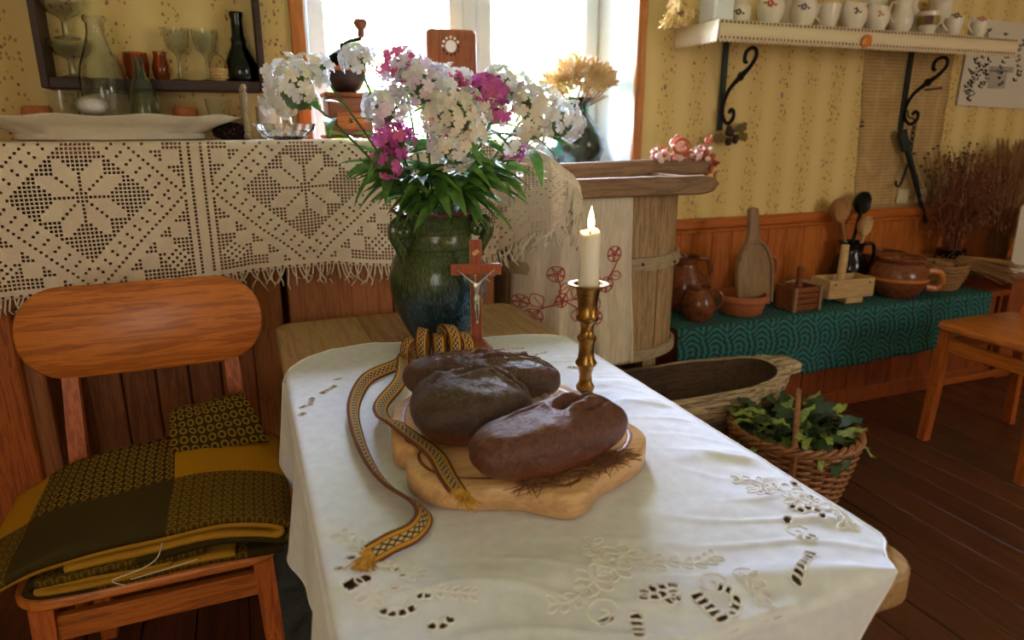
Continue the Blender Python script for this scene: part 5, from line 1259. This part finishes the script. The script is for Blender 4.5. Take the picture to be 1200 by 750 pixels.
def on_cloth(x, y, up=.0008):
    # same folds as the cloth itself, also over its front and left edge
    yb = yback(x); p = clothpt((x - CLX0) / (CLX1 - CLX0), (y - CLY0) / (yb - CLY0)); return Vector((p.x, p.y, p.z + up))
def stitches(b):
    for (x, y, hl, hw, an) in cut:
        pts = []
        for k in range(11):
            g = 2 * PI * k / 10; u_ = math.copysign(abs(math.cos(g)) ** .7, math.cos(g)) * (hl + .0016); v_ = math.copysign(abs(math.sin(g)) ** .7, math.sin(g)) * (hw + .0016)
            pts.append(on_cloth(x + u_ * math.cos(an) - v_ * math.sin(an), y + u_ * math.sin(an) + v_ * math.cos(an)))
        b.tube(pts, .0013, 5, cap=False)
    def petal(cx, cy, a, L, wd):
        pts = []
        for k in range(11):
            g = 2 * PI * k / 10; u_ = L * .5 * (1 - math.cos(g)); v_ = wd * math.sin(g); pts.append(on_cloth(cx + u_ * math.cos(a) - v_ * math.sin(a), cy + u_ * math.sin(a) + v_ * math.cos(a)))
        b.tube(pts, .0012, 5, cap=False)
    def fl_(cx, cy, r, n=6):
        for k in range(n): petal(cx + .2 * r * math.cos(2 * PI * k / n), cy + .2 * r * math.sin(2 * PI * k / n), 2 * PI * k / n, r, r * .34)
        for k in range(6): b.ball(on_cloth(cx + .12 * r * math.cos(k), cy + .12 * r * math.sin(k)), .0018, 6, 4)
    def spray(pts, L=.018):
        sp = smooth_path([(p[0], p[1], 0) for p in pts], 5); b.tube([on_cloth(p.x, p.y) for p in sp], .0013, 5)
        for i in range(2, len(sp) - 1, 2):
            d = sp[i + 1] - sp[i - 1]; a = math.atan2(d.y, d.x)
            for s in (-1, 1): petal(sp[i].x, sp[i].y, a + s * .8, L, L * .28)
    for f_ in ((.435, .70, .026), (.405, .672, .022), (.37, .662, .024), (.46, .672, .02), (.77, .752, .026), (.785, .70, .02), (.755, .72, .02), (.725, .77, .018), (.16, .765, .018), (.12, .80, .02), (.10, .735, .018)): fl_(*f_)
    spray([(.435, .70), (.48, .675), (.518, .652), (.55, .655)]); spray([(.405, .672), (.40, .72), (.42, .755)]); spray([(.37, .66), (.33, .64), (.30, .645)]); spray([(.77, .752), (.745, .80), (.715, .82)]); spray([(.80, .70), (.79, .665), (.775, .64)]); spray([(.55, .60), (.565, .575), (.56, .555)]); spray([(.13, .80), (.10, .86), (.08, .90)]); spray([(.165, .72), (.20, .70), (.22, .69)], .014)
    def scroll(cx, cy, r): b.tube([on_cloth(cx + (r - .0012 * k) * math.cos(.5 * k), cy + (r - .0012 * k) * math.sin(.5 * k)) for k in range(16)], .0013, 5)
    scroll(.352, .606, .024); scroll(.505, .60, .022); scroll(.70, .66, .02); scroll(.55, .60, .016); scroll(.13, .72, .026)
e = part('raised_stitching', 'whitethread', tc, stitches); e['kind'] = 'stuff'
e = part('hem', 'whitethread', tc, lambda b: (b.tube([clothpt(1, k / 80) + Vector((0, 0, .0006)) for k in range(81)], .0017, 6), b.tube([clothpt(k / 60, 1) + Vector((0, 0, .0006)) for k in range(61)], .0017, 6), b.tube([clothpt(0, k / 80) for k in range(81)], .0017, 6)))

TB = TZ + .004
# ------------------------------------------------------------------ cutting board and breads
bo = [(.20, 1.15), (.193, 1.09), (.216, 1.058), (.200, 1.030), (.197, .99), (.211, .950), (.238, .922), (.283, .900), (.33, .882), (.360, .858), (.383, .836), (.408, .825), (.435, .834), (.455, .852), (.476, .867), (.516, .884), (.562, .905), (.598, .938), (.620, .977), (.620, 1.02), (.605, 1.07), (.598, 1.13), (.60, 1.19), (.585, 1.25), (.55, 1.30), (.49, 1.335), (.42, 1.345), (.35, 1.335), (.28, 1.31), (.235, 1.27), (.212, 1.21)]
bo = [(p.x, p.y) for p in smooth_path([(x, y, 0) for x, y in bo + [bo[0]]], 3)][:-1]
bd = thing('bread_board', 'pale wavy-edged wooden bread board carrying three dark loaves', 'board', (0.006, -.022, 0))
part('board', 'board', bd, lambda b: b.prism(bo, TB, TB + .046, .008), 50)
def groove(b):
    n = len(bo); cx, cy = .40, 1.08; vs = []
    for k in range(n):
        for s, z in ((.90, .0403), (.885, .0410), (.87, .0403)): vs.append((cx + (bo[k][0] - cx) * s, cy + (bo[k][1] - cy) * s, TB + .006 + z))
    b.add(vs, [(k * 3 + j, ((k + 1) % n) * 3 + j, ((k + 1) % n) * 3 + 1 + j, k * 3 + 1 + j) for k in range(n) for j in range(2)])
part('carved_line', 'brownw', bd, groove)
BZ = TB + .046
def loaf(name, label, mat, c, rz, L, W, H, p_=2.4, slashes=(), seed=0, tilt=(0, 0)):
    o = thing(name, label, 'bread', (c[0], c[1], BZ + (c[2] if len(c) > 2 else 0)), rz); o.rotation_euler = (tilt[0], tilt[1], rz)
    def fn(p, d):
        x, y, z = d
        k = (abs(x) ** p_ + abs(y) ** p_ + abs(z) ** 2.2) ** (-1 / p_) ; q = Vector((x * k * L / 2, y * k * W / 2, z * k * H / 2))
        q.z += H / 2
        if q.z < H * .42: q.z = max(0.0006, q.z * 1.0 - .10 * H * (1 - q.z / (H * .42))) if q.z > 0 else .0006
        n_ = .006 * nz(q.x * 16 + seed, q.y * 16, q.z * 16) + .0024 * nz(q.x * 48 + seed, q.y * 48, q.z * 48) + .0006 * nz(q.x * 190, q.y * 190, q.z * 190 + seed)
        q += Vector((d.x, d.y, max(0, d.z))) * n_
        for (sx, sy, ang, hl, hw, dep) in slashes:
            if d.z > 0:
                ux = (q.x - sx) * math.cos(ang) + (q.y - sy) * math.sin(ang); uy = -(q.x - sx) * math.sin(ang) + (q.y - sy) * math.cos(ang)
                f_ = math.exp(-(ux / hl) ** 4) * (math.exp(-(uy / hw) ** 2) - .45 * math.exp(-((abs(uy) - hw * 1.9) / (hw * .8)) ** 2)); q.z -= dep * f_
        return q
    part('crust', mat, o, lambda b: b.ball((0, 0, 0), 1, 120, 70, fn=fn), 60)
    return o
loaf('rye_loaf', 'long glossy brown rye loaf at the front right of the board', 'crustF', (.422, .912), R(13), .292, .128, .094, 2.6, ((.045, .004, .28, .034, .009, .016), (.100, .000, -.35, .026, .009, .016), (.075, -.022, .2, .03, .004, .006), (-.04, .02, .1, .05, .004, .005)), 3)
loaf('rye_loaf', 'round dark rye loaf with pinched crust at the middle of the board', 'crustR', (.336, 1.062), R(-8), .215, .185, .112, 2.2, ((.03, .012, .12, .05, .007, .015), (-.05, .015, .9, .03, .007, .014), (.07, -.01, -.7, .03, .006, .012)), 8)
loaf('rye_loaf', 'long matt dark rye loaf lying at the back of the board', 'crustB', (.402, 1.195), R(-26), .312, .13, .098, 2.3, ((.06, .0, .3, .05, .005, .011), (.10, .02, -.5, .04, .005, .012), (-.03, .02, .2, .06, .005, .008)), 15)
wr = thing('cellophane_wrap', 'crumpled clear cellophane between the round loaf and the front loaf', 'cellophane', (.50, 1.05, BZ))
part('sheet', 'cello', wr, lambda b: b.sheet(lambda a, c: (lerp(-.055, .075, a), lerp(-.045, .05, c), .020 + .018 * math.sin(a * PI) + .014 * nz(a * 5, c * 5) + .008 * nz(a * 14, c * 14)), 22, 18), 12)
hy = thing('hay_wisps', 'brown hay wisps under the front loaf on the board', 'hay', (.415, .877, BZ))
def hayf(b):
    r_ = random.Random(12)
    for k in range(170):
        t = r_.uniform(-.07, .13); x = t; y = -.035 + .035 * (t + .07) / .2 + r_.gauss(0, .012); a = r_.gauss(.2, .6); L = r_.uniform(.012, .035)
        b.tube([(x - L * math.cos(a), y - L * math.sin(a), .002 + r_.uniform(0, .004)), (x, y, .004 + r_.uniform(0, .008)), (x + L * math.cos(a), y + L * math.sin(a), .002 + r_.uniform(0, .006))], .0008, 4)
part('wisps', 'hay', hy, hayf)['kind'] = 'stuff'
hy2 = thing('hay_wisps', 'brown hay scattered over the top of the back loaf', 'hay', (.376, 1.213, BZ + .099))
def hay2(b):
    r_ = random.Random(13)
    for k in range(46):
        x, y, a, L = r_.gauss(0, .05), r_.gauss(-.02, .012), r_.uniform(0, 6), r_.uniform(.008, .022); z = .001 - .9 * x * x - 5 * y * y
        b.tube([(x - L * math.cos(a), y - L * math.sin(a), z), (x, y, z + .006), (x + L * math.cos(a), y + L * math.sin(a), z)], .0008, 4)
part('wisps', 'hay', hy2, hay2)['kind'] = 'stuff'

# ------------------------------------------------------------------ woven sash
sa = thing('woven_sash', 'yellow and brown patterned woven sash winding around the bread board', 'sash', (0, 0, 0))
def ribbon(b, pts, wd, tilt, n=10, th=.0035):
    P_ = smooth_path(pts, n); k = len(P_); L = 0; vs = []; us = []
    for i, p in enumerate(P_):
        t = (P_[min(i + 1, k - 1)] - P_[max(i - 1, 0)]).normalized(); s_ = t.cross(Vector((0, 0, 1))); s_ = s_.normalized() if s_.length > .05 else Vector((1, 0, 0)); u_ = s_.cross(t)
        tl = ipl([q / (len(tilt) - 1) * (k - 1) for q in range(len(tilt))], tilt, i); w_ = s_ * math.cos(tl) + u_ * math.sin(tl); nn = t.cross(w_)
        if i: L += (p - P_[i - 1]).length
        for s in (-1, -.5, 0, .5, 1): vs.append(p + w_ * wd / 2 * s + nn * .0012 * (1 - s * s)); us.append((L, (s + 1) / 2))
    b.add(vs, [(i * 5 + j, i * 5 + 5 + j, i * 5 + 6 + j, i * 5 + 1 + j) for i in range(k - 1) for j in range(4)], us)
s1 = [(.335, 1.60, .772), (.307, 1.548, .772), (.225, 1.485, .770), (.172, 1.345, .768), (.156, 1.19, .770), (.158, 1.07, .768), (.172, .985, .768), (.196, .925, .770), (.203, .878, .770), (.180, .842, .770), (.142, .826, .770), (.112, .812, .768)]
solid(part('strand', 'sash', sa, lambda b: ribbon(b, s1, .030, [.5, .7, .9, .85, .8, .85, .8, .75, .7, .85, .9, .7]), 60), .0055)
s2 = [(.33, 1.585, .775), (.288, 1.426, .778), (.222, 1.296, .782), (.207, 1.210, .792), (.215, 1.136, .8075), (.231, 1.074, .8075), (.246, 1.018, .8075), (.252, .972, .8075), (.250, .915, .8075), (.251, .862, .807)]
solid(part('strand', 'sash', sa, lambda b: ribbon(b, s2, .030, [.4, .5, .5, .45, .3, .2, .15, .15, .2, .3]), 60), .0055)
def coil(cx, cy, r, ang, wd, z):
    a = Vector((math.cos(ang), math.sin(ang), 0))
    return [Vector((cx, cy, z)) + a * (r * math.cos(q)) + Vector((0, 0, r * .95 * math.sin(q))) for q in [R(x) for x in range(-30, 331, 30)]]
for cx, cy, r, ang, tl in ((.352, 1.60, .028, R(48), 0), (.388, 1.61, .038, R(68), .2), (.424, 1.60, .030, R(80), 0), (.452, 1.605, .041, R(100), -.1), (.482, 1.60, .030, R(118), 0)):
    def cf(b):
        P_ = smooth_path(coil(cx, cy, r, ang, .03, TZ + .010 + r), 4); a2 = Vector((-math.sin(ang), math.cos(ang), .15)).normalized(); vs = []; us = []; L = 0
        for i, p in enumerate(P_):
            if i: L += (p - P_[i - 1]).length
            for s in (-1, 0, 1): vs.append(p + a2 * .015 * s + Vector((math.cos(ang), math.sin(ang), 0)) * s * .006); us.append((L, (s + 1) / 2))
        b.add(vs, [(i * 3 + j, i * 3 + 3 + j, i * 3 + 4 + j, i * 3 + 1 + j) for i in range(len(P_) - 1) for j in range(2)], us)
    solid(part('coil', 'sash', sa, cf, 60), .004)
def tassel(b, p, d, n, L, sd):
    r_ = random.Random(sd); d = Vector(d).normalized(); p = Vector(p)
    b.ball(p, (.009, .009, .008), 10, 8)
    for k in range(n):
        o_ = Vector((r_.gauss(0, .006), r_.gauss(0, .006), r_.uniform(-.004, .008))); e_ = p + d * L * r_.uniform(.6, 1.1) + o_ * 1.6; e_.z = max(e_.z, TB + .002); b.tube([p + o_ * .6, (p + e_) / 2 + Vector((0, 0, .003)), e_], .0016, 4)
part('tassel', 'sashyarn', sa, lambda b: tassel(b, (.108, .809, .768), (-.5, -.6, -.25), 40, .022, 1)); part('tassel', 'sashyarn', sa, lambda b: tassel(b, (.251, .857, .807), (.25, -1, -.25), 30, .030, 2))
part('loose_thread', 'hay', sa, lambda b: b.tube(smooth_path([(.108, .80, .764), (.112, .785, TB + .005), (.10, .775, TB + .004), (.093, .768, TB + .003)], 4), .0022, 5))

# ------------------------------------------------------------------ candle and brass candlestick
CX, CY = .641, 1.214
ck = thing('brass_candlestick', 'turned aged brass candlestick holding the white candle on tablecloth', 'candlestick', (CX, CY, TB))
prof = [(.001, 0), (.034, 0), (.036, .004), (.030, .012), (.018, .018), (.015, .024), (.019, .030), (.020, .036), (.014, .046), (.013, .062), (.017, .078), (.0225, .085), (.0225, .089), (.0175, .097), (.016, .115), (.017, .132), (.0205, .139), (.0205, .143), (.014, .150), (.013, .160), (.017, .175), (.0235, .180), (.024, .185), (.020, .190), (.0205, .215), (.024, .240), (.027, .246), (.041, .252), (.042, .255), (.030, .2545), (.025, .249), (.001, .247)]
prof = [(r_, z_ * 1.022) for r_, z_ in prof]
part('stick', 'brass', ck, lambda b: b.lathe(prof, 36), 40)
cn = thing('white_candle', 'short lit white candle standing in the brass candlestick', 'candle', (CX, CY, TB + .2526))
def candf(b):
    def fn(p, i, g):
        if i in (3, 4, 5): p.z += .004 * math.cos(g - .8) + .0015 * math.sin(3 * g)
        return p
    b.lathe([(.001, 0), (.0215, 0), (.0215, .06), (.0212, .112), (.019, .1145), (.016, .110), (.006, .106), (.001, .106)], 32, fn=fn)
part('wax', 'candle', cn, candf, 50)
part('wick', 'wick', cn, lambda b: b.tube([(0, 0, .104), (.001, 0, .115), (.003, 0, .121)], .0013, 6))
part('flame', 'flame', cn, lambda b: b.lathe([(.0005, .114), (.005, .119), (.0072, .128), (.0068, .138), (.0045, .150), (.002, .159), (.0004, .165)], 16, (.002, 0, 0)))
pl = bpy.data.lights.new('candle_glow', 'POINT'); pl.energy = .7; pl.color = (1, .62, .28); pl.shadow_soft_size = .012
lo = bpy.data.objects.new('candle_glow', pl); COL.objects.link(lo); lo.parent = cn; lo.location = (.002, 0, .172)

# ------------------------------------------------------------------ crucifix
cx_ = thing('standing_crucifix', 'red wooden standing cross with silver figure before the green vase', 'crucifix', (.530, 1.612, TB), R(-15))
def foot(b): b.add([(-.044, -.030, 0), (.044, -.030, 0), (.044, .030, 0), (-.044, .030, 0), (-.044, -.030, .004), (.044, -.030, .004), (.044, .030, .004), (-.044, .030, .004), (-.020, -.014, .034), (.020, -.014, .034), (.020, .014, .034), (-.020, .014, .034)], [(3, 2, 1, 0), (0, 1, 5, 4), (1, 2, 6, 5), (2, 3, 7, 6), (3, 0, 4, 7), (4, 5, 9, 8), (5, 6, 10, 9), (6, 7, 11, 10), (7, 4, 8, 11), (8, 9, 10, 11)])
part('foot', 'cross', cx_, foot, 0)
part('upright', 'cross', cx_, lambda b: b.box((0, 0, .165), (.029, .015, .266), bev=.002), 0)
part('crossbar', 'cross', cx_, lambda b: b.box((0, -.0005, .224), (.128, .016, .027), bev=.002), 0)
def edgef(b):
    pts = [(-.0143, .034), (-.0143, .2108), (-.0638, .2108), (-.0638, .2372), (-.0143, .2372), (-.0143, .2978), (.0143, .2978), (.0143, .2372), (.0638, .2372), (.0638, .2108), (.0143, .2108), (.0143, .034)]
    b.tube([(x, -.0086, z) for x, z in pts], .0008, 4)
part('gilt_edge', 'pale', cx_, edgef)
def corpus():
    J = {'hip': (0, -.017, .150), 'belly': (0, -.017, .165), 'chest': (0, -.018, .184), 'neck': (-.001, -.017, .1985), 'head': (-.003, -.021, .2075), 'crown': (-.004, -.022, .2155),
         'sl': (-.0135, -.0165, .196), 'el': (-.028, -.014, .2085), 'hl': (-.043, -.0125, .2205), 'fl': (-.0475, -.0125, .2245), 'sr': (.0135, -.0165, .196), 'er': (.028, -.014, .2085), 'hr': (.043, -.0125, .2205), 'fr': (.0475, -.0125, .2245),
         'tl': (-.0055, -.018, .144), 'kl': (-.0035, -.022, .119), 'al': (-.001, -.0145, .092), 'fl2': (.0005, -.0175, .083), 'tr': (.0055, -.018, .144), 'kr': (.0045, -.0225, .120), 'ar': (.002, -.0165, .094), 'fr2': (.002, -.0195, .084)}
    RD = {'hip': .0085, 'belly': .0072, 'chest': .0092, 'neck': .0038, 'head': .0058, 'crown': .0045, 'sl': .0042, 'el': .0027, 'hl': .0021, 'fl': .0024, 'sr': .0042, 'er': .0027, 'hr': .0021, 'fr': .0024, 'tl': .0055, 'kl': .0040, 'al': .0025, 'fl2': .0030, 'tr': .0055, 'kr': .0040, 'ar': .0025, 'fr2': .0030}
    E_ = [('hip', 'belly'), ('belly', 'chest'), ('chest', 'neck'), ('neck', 'head'), ('head', 'crown'), ('chest', 'sl'), ('sl', 'el'), ('el', 'hl'), ('hl', 'fl'), ('chest', 'sr'), ('sr', 'er'), ('er', 'hr'), ('hr', 'fr'), ('hip', 'tl'), ('tl', 'kl'), ('kl', 'al'), ('al', 'fl2'), ('hip', 'tr'), ('tr', 'kr'), ('kr', 'ar'), ('ar', 'fr2')]
    ks = list(J); S = 20.0
    me = bpy.data.meshes.new('figure'); me.from_pydata([tuple(v * S for v in J[k]) for k in ks], [(ks.index(a), ks.index(c)) for a, c in E_], []); me.materials.append(M_['silver'])
    o = bpy.data.objects.new('figure', me); COL.objects.link(o); o.parent = cx_; o.scale = (1 / S,) * 3
    sk = o.modifiers.new('skin', 'SKIN'); sk.use_smooth_shade = True
    if not me.skin_vertices: bpy.context.view_layer.update()
    for i, k in enumerate(ks):
        d = me.skin_vertices[0].data[i]; d.radius = (RD[k] * S, RD[k] * S * .85); d.use_root = (k == 'hip')
    sub(o, 2); o['label'] = 'silver metal figure with outstretched arms'
    part('loincloth', 'silver', cx_, lambda b: b.lathe([(.0085, .138), (.0105, .141), (.0108, .150), (.0098, .157), (.0085, .1585)], 20, (0, -.0175, 0), ell=(1.0, .85), fn=lambda p, i, g: p + Vector((.0008 * math.cos(g * 7), .0008 * math.sin(g * 7), .002 * math.sin(g + 1)))))
    for x, z in ((-.0455, .2225), (.0455, .2225), (.001, .087)): part('nail', 'silver', cx_, lambda b: b.ball((x, -.0155 if z > .1 else -.020, z), .0016, 6, 4))
    part('name_plate', 'pale', cx_, lambda b: b.box((0, -.0082, .267), (.018, .002, .010), rot=(0, R(-35), 0)), 0)
corpus()

# ------------------------------------------------------------------ big glazed vase with phlox
vx, vy = .476, 1.775
va = thing('glazed_vase', 'large green and blue glazed stoneware vase with scroll handles', 'vase', (vx, vy, TB))
def scal(p, i, g):
    if i in (13, 14, 15): 
        k = 1 + .05 * math.cos(g * 13); q = Vector((p.x - 0, p.y, p.z)); return Vector((q.x * k, q.y * k, q.z + .004 * math.cos(g * 13)))
    return p
vp = [(.001, 0), (.070, 0), (.075, .006), (.095, .04), (.118, .09), (.131, .14), (.132, .18), (.122, .225), (.104, .258), (.094, .278), (.092, .30), (.092, .325), (.095, .338), (.108, .350), (.113, .354), (.108, .356), (.090, .340), (.084, .32), (.084, .28), (.10, .24), (.11, .18), (.001, .05)]
part('body', 'vaseglaze', va, lambda b: b.lathe(vp, 78, fn=scal), 50)
part('brown_rim', 'rimbrown', va, lambda b: b.tube([((.1105 + .0055 * math.cos(g * 13)) * math.cos(g), (.1105 + .0055 * math.cos(g * 13)) * math.sin(g), .355 + .004 * math.cos(g * 13)) for g in [2 * PI * k / 130 for k in range(131)]], .0048, 7, cap=False))
for z in (.262, .302, .315): part('throwing_ring', 'vaseglaze', va, lambda b: b.tube([(ipl([.25, .26, .278, .30, .33], [.110, .1035, .0945, .0925, .0925], z) * math.cos(g), ipl([.25, .26, .278, .30, .33], [.110, .1035, .0945, .0925, .0925], z) * math.sin(g), z) for g in [2 * PI * k / 60 for k in range(61)]], .0022, 6, cap=False))
for ang in (202, -22):
    ca, sa_ = math.cos(R(ang)), math.sin(R(ang))
    def hf(b):
        pts = [(.105, .232), (.112, .252), (.124, .275), (.137, .298), (.137, .322), (.122, .337), (.104, .332), (.096, .316), (.101, .301), (.113, .299), (.118, .310), (.111, .317)]
        b.tube(smooth_path([(r * ca, r * sa_, z) for r, z in pts], 5), [.016 - .007 * i / 55 for i in range(56)], 10, up=(-sa_, ca, 0))
    part('scroll_handle', 'vaseglaze', va, hf)
# phlox stems: each a thing with stem, leaves, flower head and florets
def floret_mesh(mat, sd):
    r_ = random.Random(sd); b = B()
    for k in range(5):
        g = 2 * PI * k / 5; ca, sa_ = math.cos(g), math.sin(g); cup = r_.uniform(.0, .004)
        def q(u, v, z): return (u * ca - v * sa_, u * sa_ + v * ca, z)
        b.add([q(.0012, -.001, 0), q(.0012, .001, 0), q(.008, -.0056, .0015), q(.0085, 0, .0028), q(.008, .0056, .0015), q(.0145, -.0062, .001 - cup), q(.0162, 0, .0015 - cup), q(.0145, .0062, .001 - cup)], [(0, 2, 3, 1), (1, 3, 4), (2, 5, 6, 3), (3, 6, 7, 4)])
    b.tube([(0, 0, -.014), (0, 0, .0)], [.0009, .0016], 4)
    return b.mesh('floret', mat, 60)
FM = {m: [floret_mesh(m, s) for s in (1, 2, 3)] for m in ('wphlox', 'cphlox', 'lphlox', 'pphlox', 'mphlox')}
def phleaf(L, W, curl_):
    b = B()
    def fn(a, c):
        wd = W * (math.sin(PI * (a * .96 + .03)) ** .8) * (1 - .35 * a); return (L * a * (1 - .12 * curl_ * a), (c - .5) * 2 * wd, -curl_ * L * .55 * a * a + .35 * wd * abs(c - .5) * 2)
    b.sheet(fn, 10, 4); return b.mesh('leaf', 'leaf', 60)
LM = [phleaf(.115, .0165, .5), phleaf(.135, .018, .8), phleaf(.095, .015, .2)]
rnd = random.Random(77)
def phlox(label, head, r, mats, n, flat=.8, nl=7, group=None, tilt=None):
    r *= 1.16; n = int(n * .98)
    hx_, hy_, hz_ = head; hd_ = Vector((hx_ - vx, hy_ - vy, hz_ - 1.10))
    o = thing('phlox', label, 'flower', (vx, vy, .99))
    base = Vector((hd_.x * .10, hd_.y * .10, -.10)); topv = Vector((hx_ - vx, hy_ - vy, hz_ - .99)); mid1 = Vector((max(-.062, min(.062, topv.x * .35)), max(-.062, min(.062, topv.y * .35)), .115)); mid2 = mid1.lerp(topv, .55) + Vector((0, 0, .02))
    path = smooth_path([base, mid1, mid2, topv], 6)
    part('stem', 'stem', o, lambda b: b.tube(path, .0030, 6))
    axis = (path[-1] - path[-4]).normalized(); axis = (axis + Vector((0, -.25, .35))).normalized()
    if tilt: axis = Vector(tilt).normalized()
    qz = axis.to_track_quat('Z', 'Y')
    fh = part('flower_head', 'stem', o, lambda b: [b.tube([topv - axis * r * .75, topv + (qz @ Vector((math.cos(k) * (.15 + .08 * (k % 7)), math.sin(k) * (.15 + .08 * (k % 7)), .15 + .06 * (k % 5)))) * r * .9], .0012, 4) for k in range(24)] + [b.ball(topv - axis * r * .12, r * .52, 10, 7)])  # core ball added so the gaps between florets look dark
    for k in range(n):
        u = 1 - (k + .5) / n * 1.45; s_ = math.sqrt(max(0, 1 - u * u)); g = k * 2.39996 + rnd.uniform(-.2, .2)
        d = Vector((s_ * math.cos(g), s_ * math.sin(g), u * flat)); dn = (qz @ d); p = topv + dn * r * rnd.uniform(.78, 1.12)
        nrm = (dn.normalized() + Vector((rnd.uniform(-.7, .7), rnd.uniform(-.7, .7), rnd.uniform(-.5, .6)))).normalized()
        e = link('floret', rnd.choice(FM[rnd.choice(mats)]), fh, p, nrm.to_track_quat('Z', 'Y').to_euler()); sc = rnd.uniform(.88, 1.18); e.scale = (sc, sc, sc)
    for k in range(nl):
        t = lerp(.45, .9, (k + rnd.random() * .6) / nl); p = path[int(t * (len(path) - 1))]; a = rnd.uniform(0, 2 * PI) if k % 2 else rnd.uniform(-2.6, -.5)
        e = link('leaf', LM[k % 3], o, p, (rnd.uniform(-.4, .4), rnd.uniform(-.55, .35), a)); sc = rnd.uniform(.85, 1.25); e.scale = (sc, sc, sc)
    return o
W_, Cm, Lm, Pk, Mg = ['wphlox'], ['cphlox', 'cphlox', 'wphlox'], ['lphlox', 'wphlox'], ['pphlox'], ['mphlox', 'mphlox', 'pphlox']
phlox('large white phlox head leaning far left of the vase', (.135, 1.70, 1.405), .066, W_ + Cm, 62, .85, 6)
phlox('loose white phlox head between left one and coffee grinder', (.195, 1.76, 1.45), .034, W_, 16, .8, 3)
phlox('small white phlox head highest, before the grinder crank', (.285, 1.75, 1.475), .036, W_, 24, .8, 3)
phlox('lilac white phlox head above the magenta flowers on the left', (.325, 1.64, 1.365), .042, Lm, 30, .85, 6)
phlox('magenta phlox head on the left side of the bouquet', (.345, 1.645, 1.295), .040, Mg, 26, .95, 7)
phlox('drooping pink phlox below the magenta head on the left', (.325, 1.615, 1.245), .032, ['pphlox', 'mphlox'], 11, .9, 4, tilt=(-.2, -.9, -.2))
phlox('pink phlox head at the top of the bouquet, left of centre', (.395, 1.76, 1.463), .048, ['pphlox', 'pphlox', 'lphlox'], 34, .8, 7)
phlox('white phlox head at the top centre of the bouquet', (.425, 1.67, 1.415), .062, W_ + Lm, 60, .85, 5)
phlox('biggest cream phlox head at the centre front of the bouquet', (.485, 1.62, 1.345), .068, Cm, 72, .95, 5, tilt=(.05, -.7, .6))
phlox('cream phlox head hanging low at the centre of the bouquet', (.475, 1.615, 1.275), .045, Cm, 32, .95, 4, tilt=(.1, -.9, .1))
phlox('white phlox head behind, right of the pink top flowers', (.535, 1.80, 1.43), .046, W_, 34, .8, 7)
phlox('small pink phlox tuft beside white head at bouquet top', (.522, 1.72, 1.43), .022, Pk, 9, .8, 3)
phlox('magenta phlox head on the right of the bouquet centre', (.592, 1.70, 1.408), .045, Mg, 34, .85, 6)
phlox('violet pink phlox head below the right magenta head', (.605, 1.66, 1.355), .032, Mg + Lm, 18, .9, 4)
phlox('white phlox head at the upper right of the bouquet', (.665, 1.755, 1.422), .056, W_, 50, .8, 7)
phlox('cream phlox head on the right with open petals', (.71, 1.67, 1.372), .056, Cm + W_, 46, .9, 5)
phlox('low cream phlox head on the right below the open one', (.70, 1.65, 1.315), .042, Cm, 26, .9, 4, tilt=(.4, -.8, .2))
phlox('white phlox head farthest right before the sill vase', (.805, 1.70, 1.335), .055, W_, 44, .85, 6)
phlox('pale lilac phlox tuft low on the right among leaves', (.655, 1.66, 1.275), .030, Lm + ['mphlox'], 12, .9, 4, tilt=(.3, -.8, -.1))
for k in range(13):
    lab = ['leafy phlox shoot without bloom spreading %s' % d for d in ('low to the left', 'left over the lace', 'toward the front left', 'to the front above left handle', 'over the front vase rim', 'to the front centre', 'to the front above the cross', 'toward the front right', 'right over the lace end', 'low to the right', 'back right behind the blooms', 'back left behind the blooms', 'upward in the middle')][k]
    ang = [185, 200, 222, 240, 258, 272, 288, 305, 325, 350, 40, 140, 265][k]; L = [.12, .14, .13, .11, .10, .09, .10, .12, .13, .12, .10, .10, .05][k]; zt = [.26, .24, .23, .22, .22, .24, .22, .22, .23, .25, .28, .28, .30][k]
    o = thing('phlox_sprig', lab, 'leaves', (vx, vy, .99)); c_, s_ = math.cos(R(ang)), math.sin(R(ang))
    path = smooth_path([(c_ * .01, s_ * .01, -.08), (c_ * .055, s_ * .055, .115), (c_ * .085, s_ * .085, lerp(.12, zt, .6)), (c_ * L, s_ * L, zt)], 6)
    part('stem', 'stem', o, lambda b: b.tube(path, .0026, 6))
    for q in range(11):
        t = lerp(.50, 1.0, q / 10); p = path[int(t * (len(path) - 1))]; e = link('leaf', LM[q % 3], o, p, (rnd.uniform(-.5, .5), rnd.uniform(-.75, .35), R(ang) + rnd.uniform(-1.3, 1.3))); sc = rnd.uniform(.85, 1.3); e.scale = (sc, sc, sc)
